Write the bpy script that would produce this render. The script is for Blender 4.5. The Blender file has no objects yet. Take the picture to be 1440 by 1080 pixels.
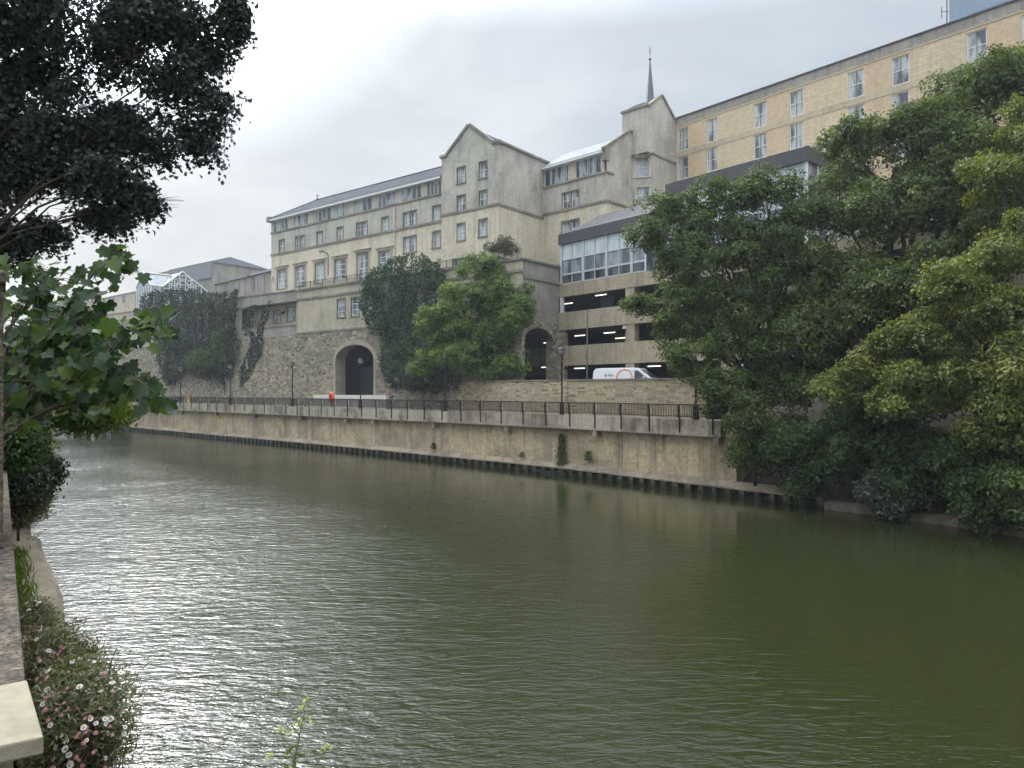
import bpy, bmesh, math, random
import numpy as np
from mathutils import Vector, noise as mnoise
PI = math.pi
rad = math.radians
SC = bpy.context.scene
COL = SC.collection
H, YH, F = 7.0, 549.0, 1000.0          # camera height over the water, horizon row, focal length (1440 px wide frame)
rnd = random.Random(7)
rng = np.random.default_rng(11)

# ------------------------------------------------------------------ helpers
def ray(px): return (px - 720.0) / F
def at(px, py, Y): return Vector((ray(px) * Y, Y, H + (YH - py) / F * Y))

def V(*a): return Vector(a)

class MB:
    """collects faces of one mesh"""
    def __init__(self): self.v = []; self.f = []; self.mi = []; self.m = 0
    def add(self, vs, fs):
        o = len(self.v); self.v += [tuple(p) for p in vs]
        for f in fs: self.f.append([i + o for i in f]); self.mi.append(self.m)
    def poly(self, pts): self.add(pts, [list(range(len(pts)))])
    def box(self, c, ax, ay, az):
        c, ax, ay, az = map(Vector, (c, ax, ay, az))
        p = [c, c+ax, c+ax+ay, c+ay, c+az, c+ax+az, c+ax+ay+az, c+ay+az]
        self.add(p, [(0,3,2,1),(4,5,6,7),(0,1,5,4),(1,2,6,5),(2,3,7,6),(3,0,4,7)])
    def abox(self, x0, x1, y0, y1, z0, z1): self.box((x0,y0,z0), (x1-x0,0,0), (0,y1-y0,0), (0,0,z1-z0))
    def fbox(self, f, s0, s1, z0, z1, o0, o1):
        self.box(f.pt(s0, z0, o0), f.r3*(s1-s0), f.n3*(o1-o0), V(0,0,z1-z0))
    def tube(self, pts, radii, n=6, cap=True):
        pts = [Vector(p) for p in pts]
        if not hasattr(radii, '__len__'): radii = [radii]*len(pts)
        base = len(self.v); up = V(0,0,1)
        ref = None
        for i, p in enumerate(pts):
            d = (pts[min(i+1, len(pts)-1)] - pts[max(i-1, 0)]).normalized()
            if ref is None: ref = V(1,0,0) if abs(d.x) < .8 else V(0,1,0)
            a = (ref - d*ref.dot(d))
            a = a.normalized() if a.length > 1e-6 else V(0,1,0)
            b = d.cross(a); ref = a
            for k in range(n):
                t = 2*PI*k/n
                self.v.append(tuple(p + (a*math.cos(t) + b*math.sin(t))*radii[i]))
        for i in range(len(pts)-1):
            for k in range(n):
                k2 = (k+1) % n
                self.f.append([base+i*n+k, base+i*n+k2, base+(i+1)*n+k2, base+(i+1)*n+k]); self.mi.append(self.m)
        if cap:
            self.f.append([base+k for k in range(n)][::-1]); self.mi.append(self.m)
            e = base+(len(pts)-1)*n
            self.f.append([e+k for k in range(n)]); self.mi.append(self.m)
    def lathe(self, c, prof, n=16):
        base = len(self.v); c = Vector(c)
        for r, z in prof:
            for k in range(n):
                t = 2*PI*k/n; self.v.append((c.x+r*math.cos(t), c.y+r*math.sin(t), c.z+z))
        for i in range(len(prof)-1):
            for k in range(n):
                k2 = (k+1) % n
                self.f.append([base+i*n+k, base+i*n+k2, base+(i+1)*n+k2, base+(i+1)*n+k]); self.mi.append(self.m)
    def prism(self, pts, d):
        """closed polygon extruded by vector d"""
        d = Vector(d); n = len(pts); p = [Vector(q) for q in pts]
        self.add(p + [q+d for q in p], [list(range(n))[::-1], [n+i for i in range(n)]] + [[i, (i+1) % n, n+(i+1) % n, n+i] for i in range(n)])
    def build(self, name, mat, parent=None, smooth=False, bevel=0):
        me = bpy.data.meshes.new(name)
        base = parent_world(parent)
        vv = self.v
        if base.length > 0: vv = [(x-base.x, y-base.y, z-base.z) for x, y, z in vv]
        me.from_pydata(vv, [], self.f)
        uv = me.uv_layers.new(name='UVMap'); P = self.v; data = []
        for po in me.polygons:
            n = po.normal
            if abs(n.z) > .75:
                for vi in po.vertices: data += [P[vi][0], P[vi][1]]
            else:
                l = math.hypot(n.x, n.y) or 1; tx, ty = -n.y/l, n.x/l
                for vi in po.vertices: data += [P[vi][0]*tx+P[vi][1]*ty, P[vi][2]]
        uv.data.foreach_set('uv', data)
        mats = mat if isinstance(mat, (list, tuple)) else [mat]
        for m in mats: me.materials.append(m)
        me.polygons.foreach_set('material_index', self.mi)
        if smooth: me.polygons.foreach_set('use_smooth', [True]*len(me.polygons))
        me.update()
        o = bpy.data.objects.new(name, me); COL.objects.link(o)
        if parent: o.parent = parent
        if bevel:
            b = o.modifiers.new('bevel', 'BEVEL'); b.width = bevel; b.segments = 2; b.limit_method = 'ANGLE'
        return o

def parent_world(o):
    p = Vector((0,0,0))
    while o is not None: p += o.location; o = o.parent
    return p

def tag(o, label, cat, group=None):
    o['label'] = label; o['category'] = cat
    if group: o['group'] = group
    return o
def thing(name, label, cat, loc=(0,0,0), group=None):
    o = bpy.data.objects.new(name, None); COL.objects.link(o); o.location = loc; o.empty_display_size = .3
    return tag(o, label, cat, group)
def structure(o): o['kind'] = 'structure'; return o
def dup(root, loc, label, rotz=None):
    def cp(o, par):
        c = o.copy(); COL.objects.link(c); c.parent = par
        for ch in list(o.children): cp(ch, c)
        return c
    c = cp(root, None); c.location = loc; c['label'] = label
    if rotz is not None: c.rotation_euler = (0,0,rotz)
    return c

class Fac:
    """a vertical wall plane: s runs to the right along it, o outward"""
    def __init__(self, p, az=None, r=None):
        self.p = V(p[0], p[1])
        self.r = V(math.sin(rad(az)), -math.cos(rad(az))) if r is None else V(*r).normalized()
        self.n = V(self.r.y, -self.r.x)
        self.r3 = V(self.r.x, self.r.y, 0); self.n3 = V(self.n.x, self.n.y, 0)
    def pt(self, s, z, o=0):
        q = self.p + self.r*s + self.n*o
        return V(q.x, q.y, z)
    def s(self, px, o=0):
        u = ray(px); p = self.p + self.n*o
        return (u*p.y - p.x) / (self.r.x - u*self.r.y)
    def Y(self, px, o=0): return self.p.y + self.n.y*o + self.r.y*self.s(px, o)
    def z(self, px, py, o=0): return H + (YH-py)/F*self.Y(px, o)
    def zavg(self, *pp): return sum(self.z(*p) for p in pp)/len(pp)
    def shift(self, o): q = self.p + self.n*o; return Fac((q.x, q.y), r=(self.r.x, self.r.y))
    def perp(self, s):
        """face turning the corner at s and running away from the viewer"""
        q = self.p + self.r*s
        return Fac((q.x, q.y), r=(-self.n.x, -self.n.y))

def wall(mb, f, s0, s1, z0, z1, holes=(), reveal=.3):
    S = sorted({s0, s1} | {min(max(h[k], s0), s1) for h in holes for k in (0, 1)})
    Z = sorted({z0, z1} | {min(max(h[k], z0), z1) for h in holes for k in (2, 3)})
    def inh(s, z): return any(h[0] < s < h[1] and h[2] < z < h[3] for h in holes)
    for i in range(len(S)-1):
        for j in range(len(Z)-1):
            if S[i+1]-S[i] < 1e-6 or Z[j+1]-Z[j] < 1e-6: continue
            if inh((S[i]+S[i+1])/2, (Z[j]+Z[j+1])/2): continue
            mb.poly([f.pt(S[i], Z[j]), f.pt(S[i+1], Z[j]), f.pt(S[i+1], Z[j+1]), f.pt(S[i], Z[j+1])])
    for a, b, c, d in [h[:4] for h in holes]:
        a, b = max(a, s0), min(b, s1); c, d = max(c, z0), min(d, z1)
        for (p, q) in (((a,c),(b,c)), ((b,c),(b,d)), ((b,d),(a,d)), ((a,d),(a,c))):
            mb.poly([f.pt(p[0],p[1]), f.pt(q[0],q[1]), f.pt(q[0],q[1],-reveal), f.pt(p[0],p[1],-reveal)])

# ------------------------------------------------------------------ materials
def new_mat(name):
    m = bpy.data.materials.new(name); m.use_nodes = True
    nt = m.node_tree; b = nt.nodes['Principled BSDF']
    return m, nt, b
def nd(nt, t, **kw):
    n = nt.nodes.new(t)
    for k, v in kw.items():
        if k in n.inputs: n.inputs[k].default_value = v
        else: setattr(n, k, v)
    return n
def ramp(nt, src, stops):
    r = nt.nodes.new('ShaderNodeValToRGB'); e = r.color_ramp.elements
    while len(e) < len(stops): e.new(.5)
    for k, (p, c) in enumerate(stops):
        e[k].position = p; e[k].color = (*c, 1) if len(c) == 3 else c
    nt.links.new(src, r.inputs[0]); return r.outputs[0]
def g3(v): return (v, v, v)
def mix(nt, fac, a, b, mode='MIX'):
    m = nt.nodes.new('ShaderNodeMix'); m.data_type = 'RGBA'; m.blend_type = mode
    for idx, s in ((0, fac), (6, a), (7, b)):
        if isinstance(s, (int, float)): m.inputs[idx].default_value = s
        elif isinstance(s, tuple): m.inputs[idx].default_value = (*s, 1)
        else: nt.links.new(s, m.inputs[idx])
    return m.outputs[2]
def uvmap(nt, sx=1, sy=1, sz=1):
    u = nt.nodes.new('ShaderNodeUVMap'); mp = nt.nodes.new('ShaderNodeMapping')
    mp.inputs['Scale'].default_value = (sx, sy, sz); nt.links.new(u.outputs[0], mp.inputs[0]); return mp.outputs[0]
def noise_tex(nt, vec, scale, detail=5, rough=.6, dist=0):
    n = nd(nt, 'ShaderNodeTexNoise', Scale=scale, Detail=detail, Roughness=rough, Distortion=dist)
    nt.links.new(vec, n.inputs['Vector']); return n.outputs[0]

def stone(name, base, dark, light=None, stain=(.42,.66), streak=.55, block=None, rough=.9, bump=.25, joint=.5, blockvar=.3, grain=.55):
    """weathered wall: patches, vertical water streaks, grain, optional courses"""
    m, nt, b = new_mat(name); L = nt.links
    uv = uvmap(nt)
    c = base
    if block:
        bw, bh = block
        br = nd(nt, 'ShaderNodeTexBrick', Scale=1.0); br.offset = .5
        br.inputs['Brick Width'].default_value = bw; br.inputs['Row Height'].default_value = bh
        br.inputs['Mortar Size'].default_value = .012; br.inputs['Mortar Smooth'].default_value = .3
        br.inputs['Color1'].default_value = (*base, 1)
        br.inputs['Color2'].default_value = (*[base[k]*(1-blockvar)+dark[k]*blockvar for k in range(3)], 1)
        br.inputs['Mortar'].default_value = (*[x*joint for x in base], 1)
        L.new(uv, br.inputs['Vector']); c = br.outputs[0]
    n1 = noise_tex(nt, uvmap(nt, .3, .22), 1.0, 6, .62, .4)
    c = mix(nt, ramp(nt, n1, [(stain[0], g3(0)), (stain[1], g3(.85))]), c, dark)
    n2 = noise_tex(nt, uvmap(nt, 1.7, .13), 1.0, 5, .65)
    c = mix(nt, ramp(nt, n2, [(.5, g3(0)), (.72, g3(streak))]), c, tuple(x*.62 for x in dark))
    if light:
        n4 = noise_tex(nt, uvmap(nt, .9, .35), 1.3, 5, .6)
        c = mix(nt, ramp(nt, n4, [(.55, g3(0)), (.75, g3(.7))]), c, light)
    n3 = noise_tex(nt, uv, 9, 4, .7)
    c = mix(nt, grain, c, ramp(nt, n3, [(.25, g3(.62)), (.75, g3(1.3))]), 'MULTIPLY')
    n5 = noise_tex(nt, uv, 2.6, 5, .75)
    c = mix(nt, grain, c, ramp(nt, n5, [(.34, g3(.66)), (.5, g3(1.0)), (.68, g3(1.16))]), 'MULTIPLY')
    L.new(c, b.inputs['Base Color']); b.inputs['Roughness'].default_value = rough
    b.inputs['Specular IOR Level'].default_value = .2
    bp = nd(nt, 'ShaderNodeBump', Strength=bump, Distance=.05); L.new(n3, bp.inputs['Height']); L.new(bp.outputs[0], b.inputs['Normal'])
    return m

def rubble(name, cols, mortar, sx=2.4, sy=4.6, patch=(.25,.22,.17), patchamt=.6):
    m, nt, b = new_mat(name); L = nt.links
    uv = uvmap(nt, sx, sy)
    wob = noise_tex(nt, uv, .8, 3)
    add = nd(nt, 'ShaderNodeVectorMath', operation='MULTIPLY_ADD'); L.new(wob, add.inputs[0]); add.inputs[1].default_value = (.5,.3,0); L.new(uv, add.inputs[2])
    vo = nd(nt, 'ShaderNodeTexVoronoi', Scale=1.0); L.new(add.outputs[0], vo.inputs['Vector'])
    ve = nd(nt, 'ShaderNodeTexVoronoi', Scale=1.0, feature='DISTANCE_TO_EDGE'); L.new(add.outputs[0], ve.inputs['Vector'])
    sp = nt.nodes.new('ShaderNodeSeparateColor'); L.new(vo.outputs['Color'], sp.inputs[0])
    c = ramp(nt, sp.outputs[0], [(i/(len(cols)-1), k) for i, k in enumerate(cols)])
    c = mix(nt, ramp(nt, ve.outputs['Distance'], [(.02, g3(1)), (.09, g3(0))]), c, mortar)
    n1 = noise_tex(nt, uvmap(nt, .22, .3), 1.0, 5, .6, .5)
    c = mix(nt, ramp(nt, n1, [(.44, g3(0)), (.62, g3(patchamt))]), c, patch)
    n3 = noise_tex(nt, uvmap(nt), 7, 4, .7)
    c = mix(nt, .6, c, ramp(nt, n3, [(.25, g3(.6)), (.75, g3(1.3))]), 'MULTIPLY')
    L.new(c, b.inputs['Base Color']); b.inputs['Roughness'].default_value = .95; b.inputs['Specular IOR Level'].default_value = .15
    bp = nd(nt, 'ShaderNodeBump', Strength=.6, Distance=.06); L.new(ve.outputs['Distance'], bp.inputs['Height']); L.new(bp.outputs[0], b.inputs['Normal'])
    return m

def plain(name, col, rough=.6, metal=0, spec=.4, var=.15, sc=3.0, emit=0):
    m, nt, b = new_mat(name)
    n = noise_tex(nt, uvmap(nt), sc, 5, .65)
    c = mix(nt, 1.0, col, ramp(nt, n, [(.3, g3(1-var)), (.7, g3(1+var))]), 'MULTIPLY')
    nt.links.new(c, b.inputs['Base Color'])
    b.inputs['Roughness'].default_value = rough; b.inputs['Metallic'].default_value = metal; b.inputs['Specular IOR Level'].default_value = spec
    if emit:
        b.inputs['Emission Color'].default_value = (*col, 1); b.inputs['Emission Strength'].default_value = emit
    return m

def leaf_mat(name, c0, c1, c2, trans=.3, rough=.55):
    m, nt, b = new_mat(name); L = nt.links
    a = nd(nt, 'ShaderNodeAttribute', attribute_name='tint')
    c = ramp(nt, a.outputs['Fac'], [(0, c0), (.5, c1), (1, c2)])
    L.new(c, b.inputs['Base Color']); b.inputs['Roughness'].default_value = rough; b.inputs['Specular IOR Level'].default_value = .3
    t = nt.nodes.new('ShaderNodeBsdfTranslucent'); L.new(mix(nt, 1.0, c, (1.5,1.6,.6), 'MULTIPLY'), t.inputs[0])
    ms = nt.nodes.new('ShaderNodeMixShader'); ms.inputs[0].default_value = trans
    L.new(b.outputs[0], ms.inputs[1]); L.new(t.outputs[0], ms.inputs[2])
    L.new(ms.outputs[0], nt.nodes['Material Output'].inputs['Surface'])
    return m

def curtain_sky_glass(name, pale, dark, lo, hi):
    """sash panes: reflective glass with net curtains just behind, some drawn and some open; on pale_glass the tone is a painted sky reflection"""
    m, nt, b = new_mat(name); L = nt.links
    n = noise_tex(nt, uvmap(nt, 1.15, .28), 1.0, 2, .5)
    f = noise_tex(nt, uvmap(nt, 9, .2), 1.0, 2, .5)
    c = mix(nt, ramp(nt, n, [(lo, g3(0)), (hi, g3(1))]), pale, dark)
    c = mix(nt, .5, c, ramp(nt, f, [(.3, g3(.7)), (.7, g3(1.2))]), 'MULTIPLY')
    L.new(c, b.inputs['Base Color']); b.inputs['Roughness'].default_value = .08; b.inputs['Specular IOR Level'].default_value = .8
    return m

M = {}
M['grey_render'] = stone('grey_render', (.55,.515,.44), (.33,.31,.28), (.62,.575,.475), (.43,.66), .5)
M['cream_render'] = stone('cream_render', (.68,.61,.465), (.46,.415,.325), (.72,.655,.51), (.48,.70), .5)
M['string'] = stone('string_stone', (.33,.30,.25), (.15,.14,.125), None, (.4,.65), .6)
M['podium'] = stone('podium_ashlar', (.52,.465,.345), (.30,.27,.215), (.60,.53,.395), (.45,.72), .55, block=(1.6,.75), joint=.82, blockvar=.12)
M['podium_grey'] = stone('podium_concrete', (.36,.34,.29), (.22,.205,.175), (.43,.40,.33), (.42,.70), .6, block=(1.25,30), joint=.45, blockvar=.1)
M['rubble'] = rubble('rubble_stone', [(.07,.065,.055),(.36,.31,.225),(.16,.14,.11),(.52,.45,.32),(.25,.22,.165),(.10,.09,.075),(.46,.39,.27)], (.36,.32,.24), 1.75, 3.3, (.19,.17,.14), .55)
M['rubble_warm'] = rubble('rubble_warm', [(.15,.125,.09),(.50,.41,.26),(.27,.22,.15),(.58,.47,.29),(.20,.165,.12),(.44,.36,.23)], (.46,.385,.26), 2.0, 5.2, (.28,.235,.165), .5)
M['arch_stone'] = stone('arch_stone', (.45,.40,.30), (.24,.215,.17), None, (.42,.7), .5, block=(.55,.5), joint=.7)
M['quay'] = stone('quay_wall_face', (.60,.475,.30), (.31,.25,.17), (.70,.57,.38), (.44,.60), .95, block=(.42,.2), joint=.72, blockvar=.4, grain=.8)
M['quay_cap'] = stone('quay_cap', (.36,.30,.21), (.17,.145,.105), (.42,.36,.26), (.42,.62), .5, block=(1.9,6), joint=.55, grain=.7)
M['fascia'] = stone('walkway_concrete', (.46,.41,.315), (.15,.125,.095), (.54,.49,.39), (.45,.60), .8, block=(2.7,9), joint=.4, blockvar=.2)
M['sheet'] = stone('sheet_pile_steel', (.20,.17,.125), (.05,.045,.03), None, (.35,.6), .7, rough=.7)
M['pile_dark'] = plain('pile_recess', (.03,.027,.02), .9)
M['garage'] = stone('garage_concrete', (.45,.375,.265), (.29,.24,.17), (.50,.42,.30), (.45,.72), .6, block=(5.3,40), joint=.4, blockvar=.06)
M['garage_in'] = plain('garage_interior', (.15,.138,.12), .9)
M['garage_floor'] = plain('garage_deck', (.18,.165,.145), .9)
M['ashlar_yellow'] = stone('yellow_block', (.68,.555,.385), (.53,.43,.295), None, (.5,.8), .25, block=(.75,.38), joint=.62, blockvar=.35)
M['plain_yellow'] = stone('yellow_render', (.63,.49,.325), (.52,.40,.265), None, (.5,.8), .25)
M['yellow_band'] = stone('yellow_band', (.55,.47,.34), (.40,.34,.25), None, (.45,.75), .4)
M['parapet_grey'] = stone('roof_parapet', (.40,.37,.32), (.25,.23,.21), None, (.4,.7), .7, block=(1.5,40), joint=.55)
M['slate'] = stone('slate', (.055,.062,.078), (.035,.039,.05), (.075,.082,.095), (.4,.7), .2, block=(.35,.22), joint=.6, rough=1.0)
M['grey_tile'] = stone('grey_tile', (.25,.26,.285), (.18,.185,.2), None, (.45,.7), .3, block=(.5,.4), joint=.6, rough=.6)
M['seam_dark'] = plain('dark_metal_sheet', (.085,.083,.09), .45, .3)
M['seam_pale'] = plain('pale_metal_sheet', (.36,.34,.32), .5, .2)
M['white'] = plain('white_paint', (.78,.78,.76), .5, var=.06)
M['pale_panel'] = plain('cream_panel', (.5,.45,.36), .7)
M['sash'] = curtain_sky_glass('sash_pane', (.50,.53,.56), (.10,.12,.15), .46, .60)
M['attic'] = curtain_sky_glass('attic_pane', (.38,.42,.47), (.05,.06,.08), .44, .52)
M['dark_glass'] = curtain_sky_glass('dark_glass', (.09,.105,.12), (.03,.034,.042), .45, .6)
M['pale_glass'] = curtain_sky_glass('pale_glass', (.60,.66,.68), (.46,.53,.56), .45, .6)  # sky reflection of the upper pavilion panes put into the colour
M['mid_glass'] = curtain_sky_glass('mid_glass', (.30,.35,.38), (.10,.12,.135), .42, .60)
M['conserv_glass'] = curtain_sky_glass('conservatory_glass', (.15,.19,.21), (.07,.09,.10), .4, .6)
M['conserv_pale'] = curtain_sky_glass('conservatory_pale', (.42,.47,.52), (.30,.34,.38), .4, .6)
M['pav_frame'] = plain('grey_white_frame', (.52,.53,.54), .5, var=.06)
M['louvre'] = plain('louvre_metal', (.22,.22,.235), .5)
M['iron'] = plain('black_iron', (.018,.017,.017), .5)
M['iron_brown'] = plain('dark_brown_iron', (.035,.026,.022), .55)
M['globe'] = plain('smoked_globe', (.30,.29,.28), .15, spec=.6)
M['tube_light'] = plain('lit_tube', (1,.93,.78), .5, emit=1.0, var=0)
M['red'] = plain('orange_red_plastic', (.75,.10,.05), .4)
M['sign_yellow'] = plain('sign_yellow', (.70,.42,.04), .5)
M['black'] = plain('black_rubber', (.012,.012,.013), .7)
M['cream_white'] = plain('cream_white_paint', (.62,.60,.53), .6)
M['dark_gate'] = plain('dark_gate', (.06,.065,.075), .6)
M['van_white'] = plain('van_paint', (.78,.79,.80), .25, spec=.5, var=.03)
M['van_orange'] = plain('van_orange', (.80,.20,.09), .4, var=.03)
M['van_grey'] = plain('van_print', (.22,.22,.23), .5)
M['car_dark'] = plain('car_paint_dark', (.02,.022,.026), .25, spec=.5)
M['car_glass'] = plain('car_glass', (.035,.05,.055), .06, spec=.8, var=.3, sc=1.5)
M['steel'] = plain('wheel_steel', (.35,.35,.36), .4, .7)
M['asphalt'] = plain('asphalt', (.055,.054,.052), .9, var=.25)
M['paving'] = plain('paving', (.20,.185,.16), .9, var=.25)
M['earth'] = plain('bank_earth', (.055,.045,.03), .95, var=.4)
M['grass_ground'] = plain('grass_ground', (.05,.065,.025), .95, var=.4)
M['bark'] = stone('bark', (.085,.07,.055), (.04,.034,.028), None, (.4,.6), .5, bump=.6)
M['twig'] = plain('twig', (.10,.085,.06), .9)
M['spire'] = plain('spire_lead', (.13,.145,.17), .5, .2)
M['blue_box'] = plain('plant_room_cladding', (.24,.31,.40), .5, var=.08)
M['blue_grey'] = plain('plant_room_louvre', (.16,.20,.25), .5)
M['new_stone'] = stone('new_cap_stone', (.31,.27,.195), (.20,.175,.13), (.35,.31,.235), (.45,.70), .25, bump=.2)
M['rope'] = plain('rope', (.22,.19,.14), .9)
M['petal'] = plain('daisy_petal', (.80,.76,.76), .6, var=.04)
M['petal_pink'] = plain('daisy_pink', (.42,.17,.21), .6, var=.2)
M['daisy_eye'] = plain('daisy_eye', (.62,.42,.05), .7)
M['mustard'] = plain('mustard_petal', (.48,.50,.09), .6)

M['ledge'] = stone('ledge_stone', (.26,.22,.155), (.10,.085,.06), (.34,.29,.21), (.42,.62), .3, bump=.5)
def pile_algae():
    """green black weed up to the tide line on the sheet piles"""
    m = M['sheet']; nt = m.node_tree; b = nt.nodes['Principled BSDF']; old = b.inputs['Base Color'].links[0].from_socket
    g = nt.nodes.new('ShaderNodeNewGeometry'); sx = nt.nodes.new('ShaderNodeSeparateXYZ'); nt.links.new(g.outputs['Position'], sx.inputs[0])
    n = noise_tex(nt, g.outputs['Position'], 1.5, 4); ad = nd(nt, 'ShaderNodeMath', operation='MULTIPLY_ADD'); nt.links.new(n, ad.inputs[0]); ad.inputs[1].default_value = -.35; nt.links.new(sx.outputs['Z'], ad.inputs[2])
    nt.links.new(mix(nt, ramp(nt, ad.outputs[0], [(.0, g3(.9)), (.16, g3(0))]), old, (.03,.036,.016)), b.inputs['Base Color'])
pile_algae()
def lichen_stone():
    m, nt, b = new_mat('lichen_stone'); L = nt.links
    tc = nt.nodes.new('ShaderNodeTexCoord')
    n1 = noise_tex(nt, tc.outputs['Object'], 42, 6, .7)
    n2 = noise_tex(nt, tc.outputs['Object'], 9, 5, .65, .6)
    c = ramp(nt, n1, [(.36, (.035,.029,.022)), (.52, (.135,.112,.085)), (.74, (.30,.255,.195))])
    c = mix(nt, ramp(nt, n2, [(.45, g3(0)), (.62, g3(.65))]), c, (.045,.04,.036))
    L.new(c, b.inputs['Base Color']); b.inputs['Roughness'].default_value = .95; b.inputs['Specular IOR Level'].default_value = .1
    bp = nd(nt, 'ShaderNodeBump', Strength=.7, Distance=.01); L.new(n1, bp.inputs['Height']); L.new(bp.outputs[0], b.inputs['Normal'])
    return m
M['lichen'] = lichen_stone()

def water_mat():
    m, nt, b = new_mat('river_water'); L = nt.links
    tc = nt.nodes.new('ShaderNodeTexCoord')
    def wv(sx, sy, rot, scale, detail, dist=.4):
        mp = nt.nodes.new('ShaderNodeMapping'); mp.inputs['Scale'].default_value = (sx, sy, 1); mp.inputs['Rotation'].default_value = (0,0,rad(rot))
        L.new(tc.outputs['Object'], mp.inputs[0]); return noise_tex(nt, mp.outputs[0], scale, detail, .55, dist)
    a = wv(.5, 1.35, -27, 2.6, 3, .6)
    c = wv(.6, 1.4, -4, 7.0, 3, .5)
    d = wv(.3, .8, -20, .7, 2, .2)
    def madd(x, k, y):
        n = nd(nt, 'ShaderNodeMath', operation='MULTIPLY_ADD'); L.new(x, n.inputs[0]); n.inputs[1].default_value = k
        if y is None: n.inputs[2].default_value = 0
        else: L.new(y, n.inputs[2])
        return n.outputs[0]
    h = madd(a, 1.0, madd(c, .30, madd(d, 1.1, None)))
    big = wv(.06, .09, 20, 1.0, 3, .3)
    amp = ramp(nt, big, [(.35, g3(.6)), (.65, g3(1.0))])
    # the far side lies in the lee of the high wall: ripples die down towards it
    dp = nd(nt, 'ShaderNodeVectorMath', operation='DOT_PRODUCT'); L.new(tc.outputs['Object'], dp.inputs[0]); dp.inputs[1].default_value = (.0123,.0129,0)
    lee = ramp(nt, dp.outputs['Value'], [(.12, g3(1.0)), (.34, g3(.85)), (.5, g3(.5)), (.75, g3(.3))])
    dq = nd(nt, 'ShaderNodeVectorMath', operation='DOT_PRODUCT'); L.new(tc.outputs['Object'], dq.inputs[0]); dq.inputs[1].default_value = (.03,.008,0)
    amp = mix(nt, 1.0, mix(nt, 1.0, amp, lee, 'MULTIPLY'), ramp(nt, dq.outputs['Value'], [(.02, g3(1.0)), (.28, g3(.72)), (.5, g3(.36))]), 'MULTIPLY')
    bp = nd(nt, 'ShaderNodeBump', Distance=.15)
    st = nd(nt, 'ShaderNodeMath', operation='MULTIPLY'); L.new(amp, st.inputs[0]); st.inputs[1].default_value = WATER_BUMP
    L.new(st.outputs[0], bp.inputs['Strength']); L.new(h, bp.inputs['Height']); L.new(bp.outputs[0], b.inputs['Normal'])
    b.inputs['Base Color'].default_value = (.019,.022,.007,1); b.inputs['Roughness'].default_value = .025
    b.inputs['IOR'].default_value = 1.333; b.inputs['Specular IOR Level'].default_value = .5
    return m
WATER_BUMP = .62
M['water'] = water_mat()

LEAF = {
 'dark': leaf_mat('leaf_dark', (.028,.052,.016), (.06,.10,.028), (.12,.165,.045)),
 'mid': leaf_mat('leaf_mid', (.036,.06,.014), (.075,.11,.024), (.15,.175,.042)),
 'blue': leaf_mat('leaf_blue_green', (.042,.064,.016), (.085,.115,.027), (.16,.185,.046)),
 'bright': leaf_mat('leaf_bright', (.06,.10,.018), (.12,.185,.032), (.22,.29,.06)),
 'olive': leaf_mat('leaf_olive', (.066,.088,.018), (.145,.17,.034), (.28,.265,.068)),
 'ivy': leaf_mat('leaf_ivy', (.018,.038,.016), (.034,.066,.024), (.075,.115,.04), .2),
 'dead': leaf_mat('leaf_dead_ivy', (.016,.024,.012), (.033,.042,.022), (.065,.075,.04), .1, .8),
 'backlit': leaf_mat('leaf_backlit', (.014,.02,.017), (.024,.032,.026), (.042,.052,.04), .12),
 'syc': leaf_mat('leaf_sycamore', (.012,.03,.012), (.03,.064,.017), (.10,.145,.026), .38, .42),
 'grey': leaf_mat('leaf_grey', (.09,.088,.06), (.14,.13,.085), (.19,.165,.11)),
 'glossy': leaf_mat('leaf_glossy', (.03,.045,.025), (.07,.09,.06), (.17,.19,.15), .15, .3),
 'flean': leaf_mat('leaf_fleabane', (.07,.085,.045), (.14,.155,.075), (.27,.22,.14), .3),
 'grass': leaf_mat('leaf_grass', (.05,.085,.02), (.09,.14,.03), (.14,.19,.05), .35),
}
# ------------------------------------------------------------------ foliage
def unit(a): return a / np.maximum(np.linalg.norm(a, axis=-1, keepdims=True), 1e-9)

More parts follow.
